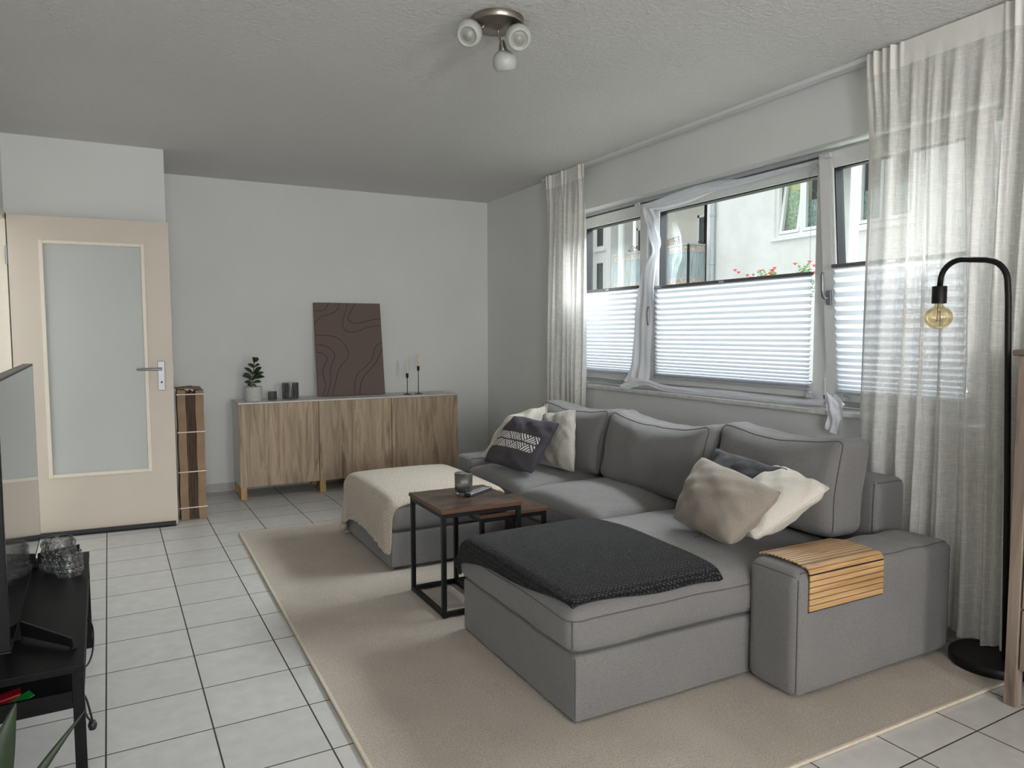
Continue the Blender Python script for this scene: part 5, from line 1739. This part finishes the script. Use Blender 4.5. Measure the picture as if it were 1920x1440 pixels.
# balcony railings with reed mats
def railing(p0, p1, npan, zt=3.335, zb_=2.16):
    p0 = Vector(p0); p1 = Vector(p1); d = p1-p0; L = d.length; u = d/L; nn = Vector((-u.y, u.x, 0))
    mb = MB()
    c = (p0+p1)/2
    mb.obox(c+Vector((0, 0, zt)), u*L/2, nn*0.03, (0, 0, 0.018)).obox(c+Vector((0, 0, zt-0.165)), u*L/2, nn*0.015, (0, 0, 0.02)).obox(c+Vector((0, 0, zb_+0.40)), u*L/2, nn*0.015, (0, 0, 0.02))
    for i in range(npan+1):
        q = p0+u*L*i/npan
        mb.obox(q+Vector((0, 0, (zt+zb_)/2)), u*0.022, nn*0.022, (0, 0, (zt-zb_)/2))
    r = mb.build('railing', 'galvanised', bd)
    m1 = MB().obox(c+Vector((0, 0, (zt-0.19+zb_+0.42)/2))-nn*0.0, u*(L/2-0.01), nn*0.008, (0, 0, (zt-0.19-zb_-0.42)/2)).build('reed_mat', 'balcony_mat', r)
    m2 = MB().obox(c+Vector((0, 0, zt-0.085)), u*(L/2-0.01), nn*0.008, (0, 0, 0.06)).obox(c+Vector((0, 0, zb_+0.22)), u*(L/2-0.01), nn*0.008, (0, 0, 0.16)).build('reed_mat', 'bamboo_fringe', r)
railing((11.5, 13.06, 0), (12.0, 13.06, 0), 2)
railing((11.5, 13.06, 0), (11.5, 16.0, 0), 4)
MB().box(11.45, 12.0, 13.0, 16.05, 1.98, 2.12).build('balcony_slab', 'facade', bd)
dp = MB().tube([(11.93, 12.74, -0.6), (11.93, 12.74, 3.99), (11.93, 12.74, 9)], 0.055, 12)
for zz in (2.85, 3.95): dp.tube([(11.93, 12.74, zz), (11.93, 12.74, zz+0.06)], 0.07, 12)
dp.build('drainpipe', 'galvanised', bd, True)
MB().tube([(11.35, 15.45, -0.6), (11.35, 15.45, 9)], 0.085, 12).build('balcony_column', 'window_plastic', bd, True)
# clothes airer with laundry on the balcony
ca = thing('clothes_airer', (11.9, 14.1, 2.12), 'clothes airer with laundry on the balcony of the building across', 'clothes airer')
mb = MB()
AX = 11.75; a0, a1 = 13.75, 14.45
for y in (a0, a1):
    mb.tube([(AX-0.2, y, 2.12), (AX+0.05, y, 3.62)], 0.012, 8).tube([(AX+0.3, y, 2.12), (AX+0.05, y, 3.62)], 0.012, 8)
mb.tube([(AX+0.05, a0, 3.6), (AX+0.05, a1, 3.55)], 0.012, 8).tube([(AX, a0, 3.5), (AX, a1, 3.48)], 0.008, 8)
mb.build('frame', 'black_gasket', ca, True)
for (y0_, y1_, mt, lb, zt_, zb2) in ((13.84, 14.06, 'towel_brown', 'brown cloth drying on the balcony airer', 3.56, 3.2), (14.07, 14.24, 'towel_pink', 'pink cloth drying on the balcony airer', 3.53, 3.2), (14.26, 14.42, 'towel_blue', 'blue cloth drying on the balcony airer', 3.50, 3.2)):
    v = []; f = []
    for i in range(9):
        for j in range(7):
            y = y0_+(y1_-y0_)*j/6; z = zt_-(zt_-zb2)*i/8
            v.append((AX-0.03+0.02*math.sin(j*2.0+i*0.4), y+0.01*math.sin(i), z+0.01*math.sin(j*1.4)))
    for i in range(8):
        for j in range(6):
            a = i*7+j; f.append((a, a+1, a+8, a+7))
    o = mesh('laundry', v, f, mt, None, True)
    o.modifiers.new('thickness', 'SOLIDIFY').thickness = 0.01
    tag(o, lb, 'laundry')
# balcony plants and rose bushes
def bush(name, c, rad, n, mat, bloom, label, cat, ls=0.06, trunk=0.0, zmin=-0.7, seed=1):
    rnd = random.Random(seed)
    e = thing(name, (c[0], c[1], zmin), label, cat)
    mb = MB(); fm = MB()
    stems = MB()
    for i in range(n):
        th = rnd.uniform(0, 6.28); ph = math.acos(rnd.uniform(-1, 1)); rr = rnd.uniform(0.35, 1)**0.5
        p = Vector((c[0]+rad[0]*rr*math.sin(ph)*math.cos(th), c[1]+rad[1]*rr*math.sin(ph)*math.sin(th), c[2]+rad[2]*rr*math.cos(ph)))
        d = Vector((rnd.uniform(-1, 1), rnd.uniform(-1, 1), rnd.uniform(-0.6, 0.8))).normalized()
        v, f = leaf_mesh(p, p+d*ls*rnd.uniform(0.7, 1.2), ls*0.55, (0.2, 0.1, 1), 0.1, 3, 1)
        mb.add(v, f)
    for i in range(10):
        th = rnd.uniform(0, 6.28); a_ = Vector((c[0]+0.03*math.cos(th), c[1]+0.03*math.sin(th), zmin))
        b_ = Vector((c[0]+rad[0]*0.6*math.cos(th), c[1]+rad[1]*0.7*math.sin(th), c[2]+rad[2]*rnd.uniform(0.0, 0.7)))
        stems.tube([a_, (a_+b_)/2+Vector((0.03, 0.02, 0.1)), b_], 0.006, 5)
    mb.build('foliage', mat, e)
    stems.build('stems', 'stem_brown', e, True)
    if bloom:
        for i in range(bloom):
            th = rnd.uniform(0, 6.28); 
            p = Vector((c[0]+rad[0]*0.95*math.cos(th), c[1]+rad[1]*0.95*rnd.uniform(-1, 1), c[2]+rad[2]*rnd.uniform(0.55, 1.1)))
            fb = MB()
            for k in range(7):
                t2 = k*0.9
                d = Vector((math.cos(t2), math.sin(t2), 0.5)).normalized()
                v, f = leaf_mesh(p, p+d*0.030, 0.030, (0, 0, 1), 0.3, 3, 1)
                fb.add(v, f)
            fb.lathe([(0.0, -0.01), (0.012, -0.004), (0.014, 0.008), (0.006, 0.016), (0.0, 0.017)], p, 8)
            fb.build('bloom', 'rose_red', e)
    return e
bush('rose_bush', (6.0, 5.62, 1.72), (0.22, 0.24, 0.20), 420, 'leaf_bush', 14, 'rose bush with red blooms outside, below the middle of the window', 'bush', 0.055, seed=3)
bush('rose_bush', (6.0, 5.10, 1.74), (0.12, 0.10, 0.20), 160, 'leaf_bush', 5, 'smaller rose sprig outside, right of the fuller rose bush', 'bush', 0.055, seed=5)
bush('balcony_plant', (12.6, 13.85, 3.2), (0.2, 0.28, 0.35), 180, 'leaf_bush', 0, 'green pot plant on the far balcony beside its dark door', 'plant', 0.12, zmin=2.12, seed=8)
bush('balcony_plant', (12.4, 16.3, 3.35), (0.15, 0.2, 0.35), 120, 'leaf_bush', 0, 'green climbing plant at the far end of the opposite balcony', 'plant', 0.12, zmin=2.12, seed=9)
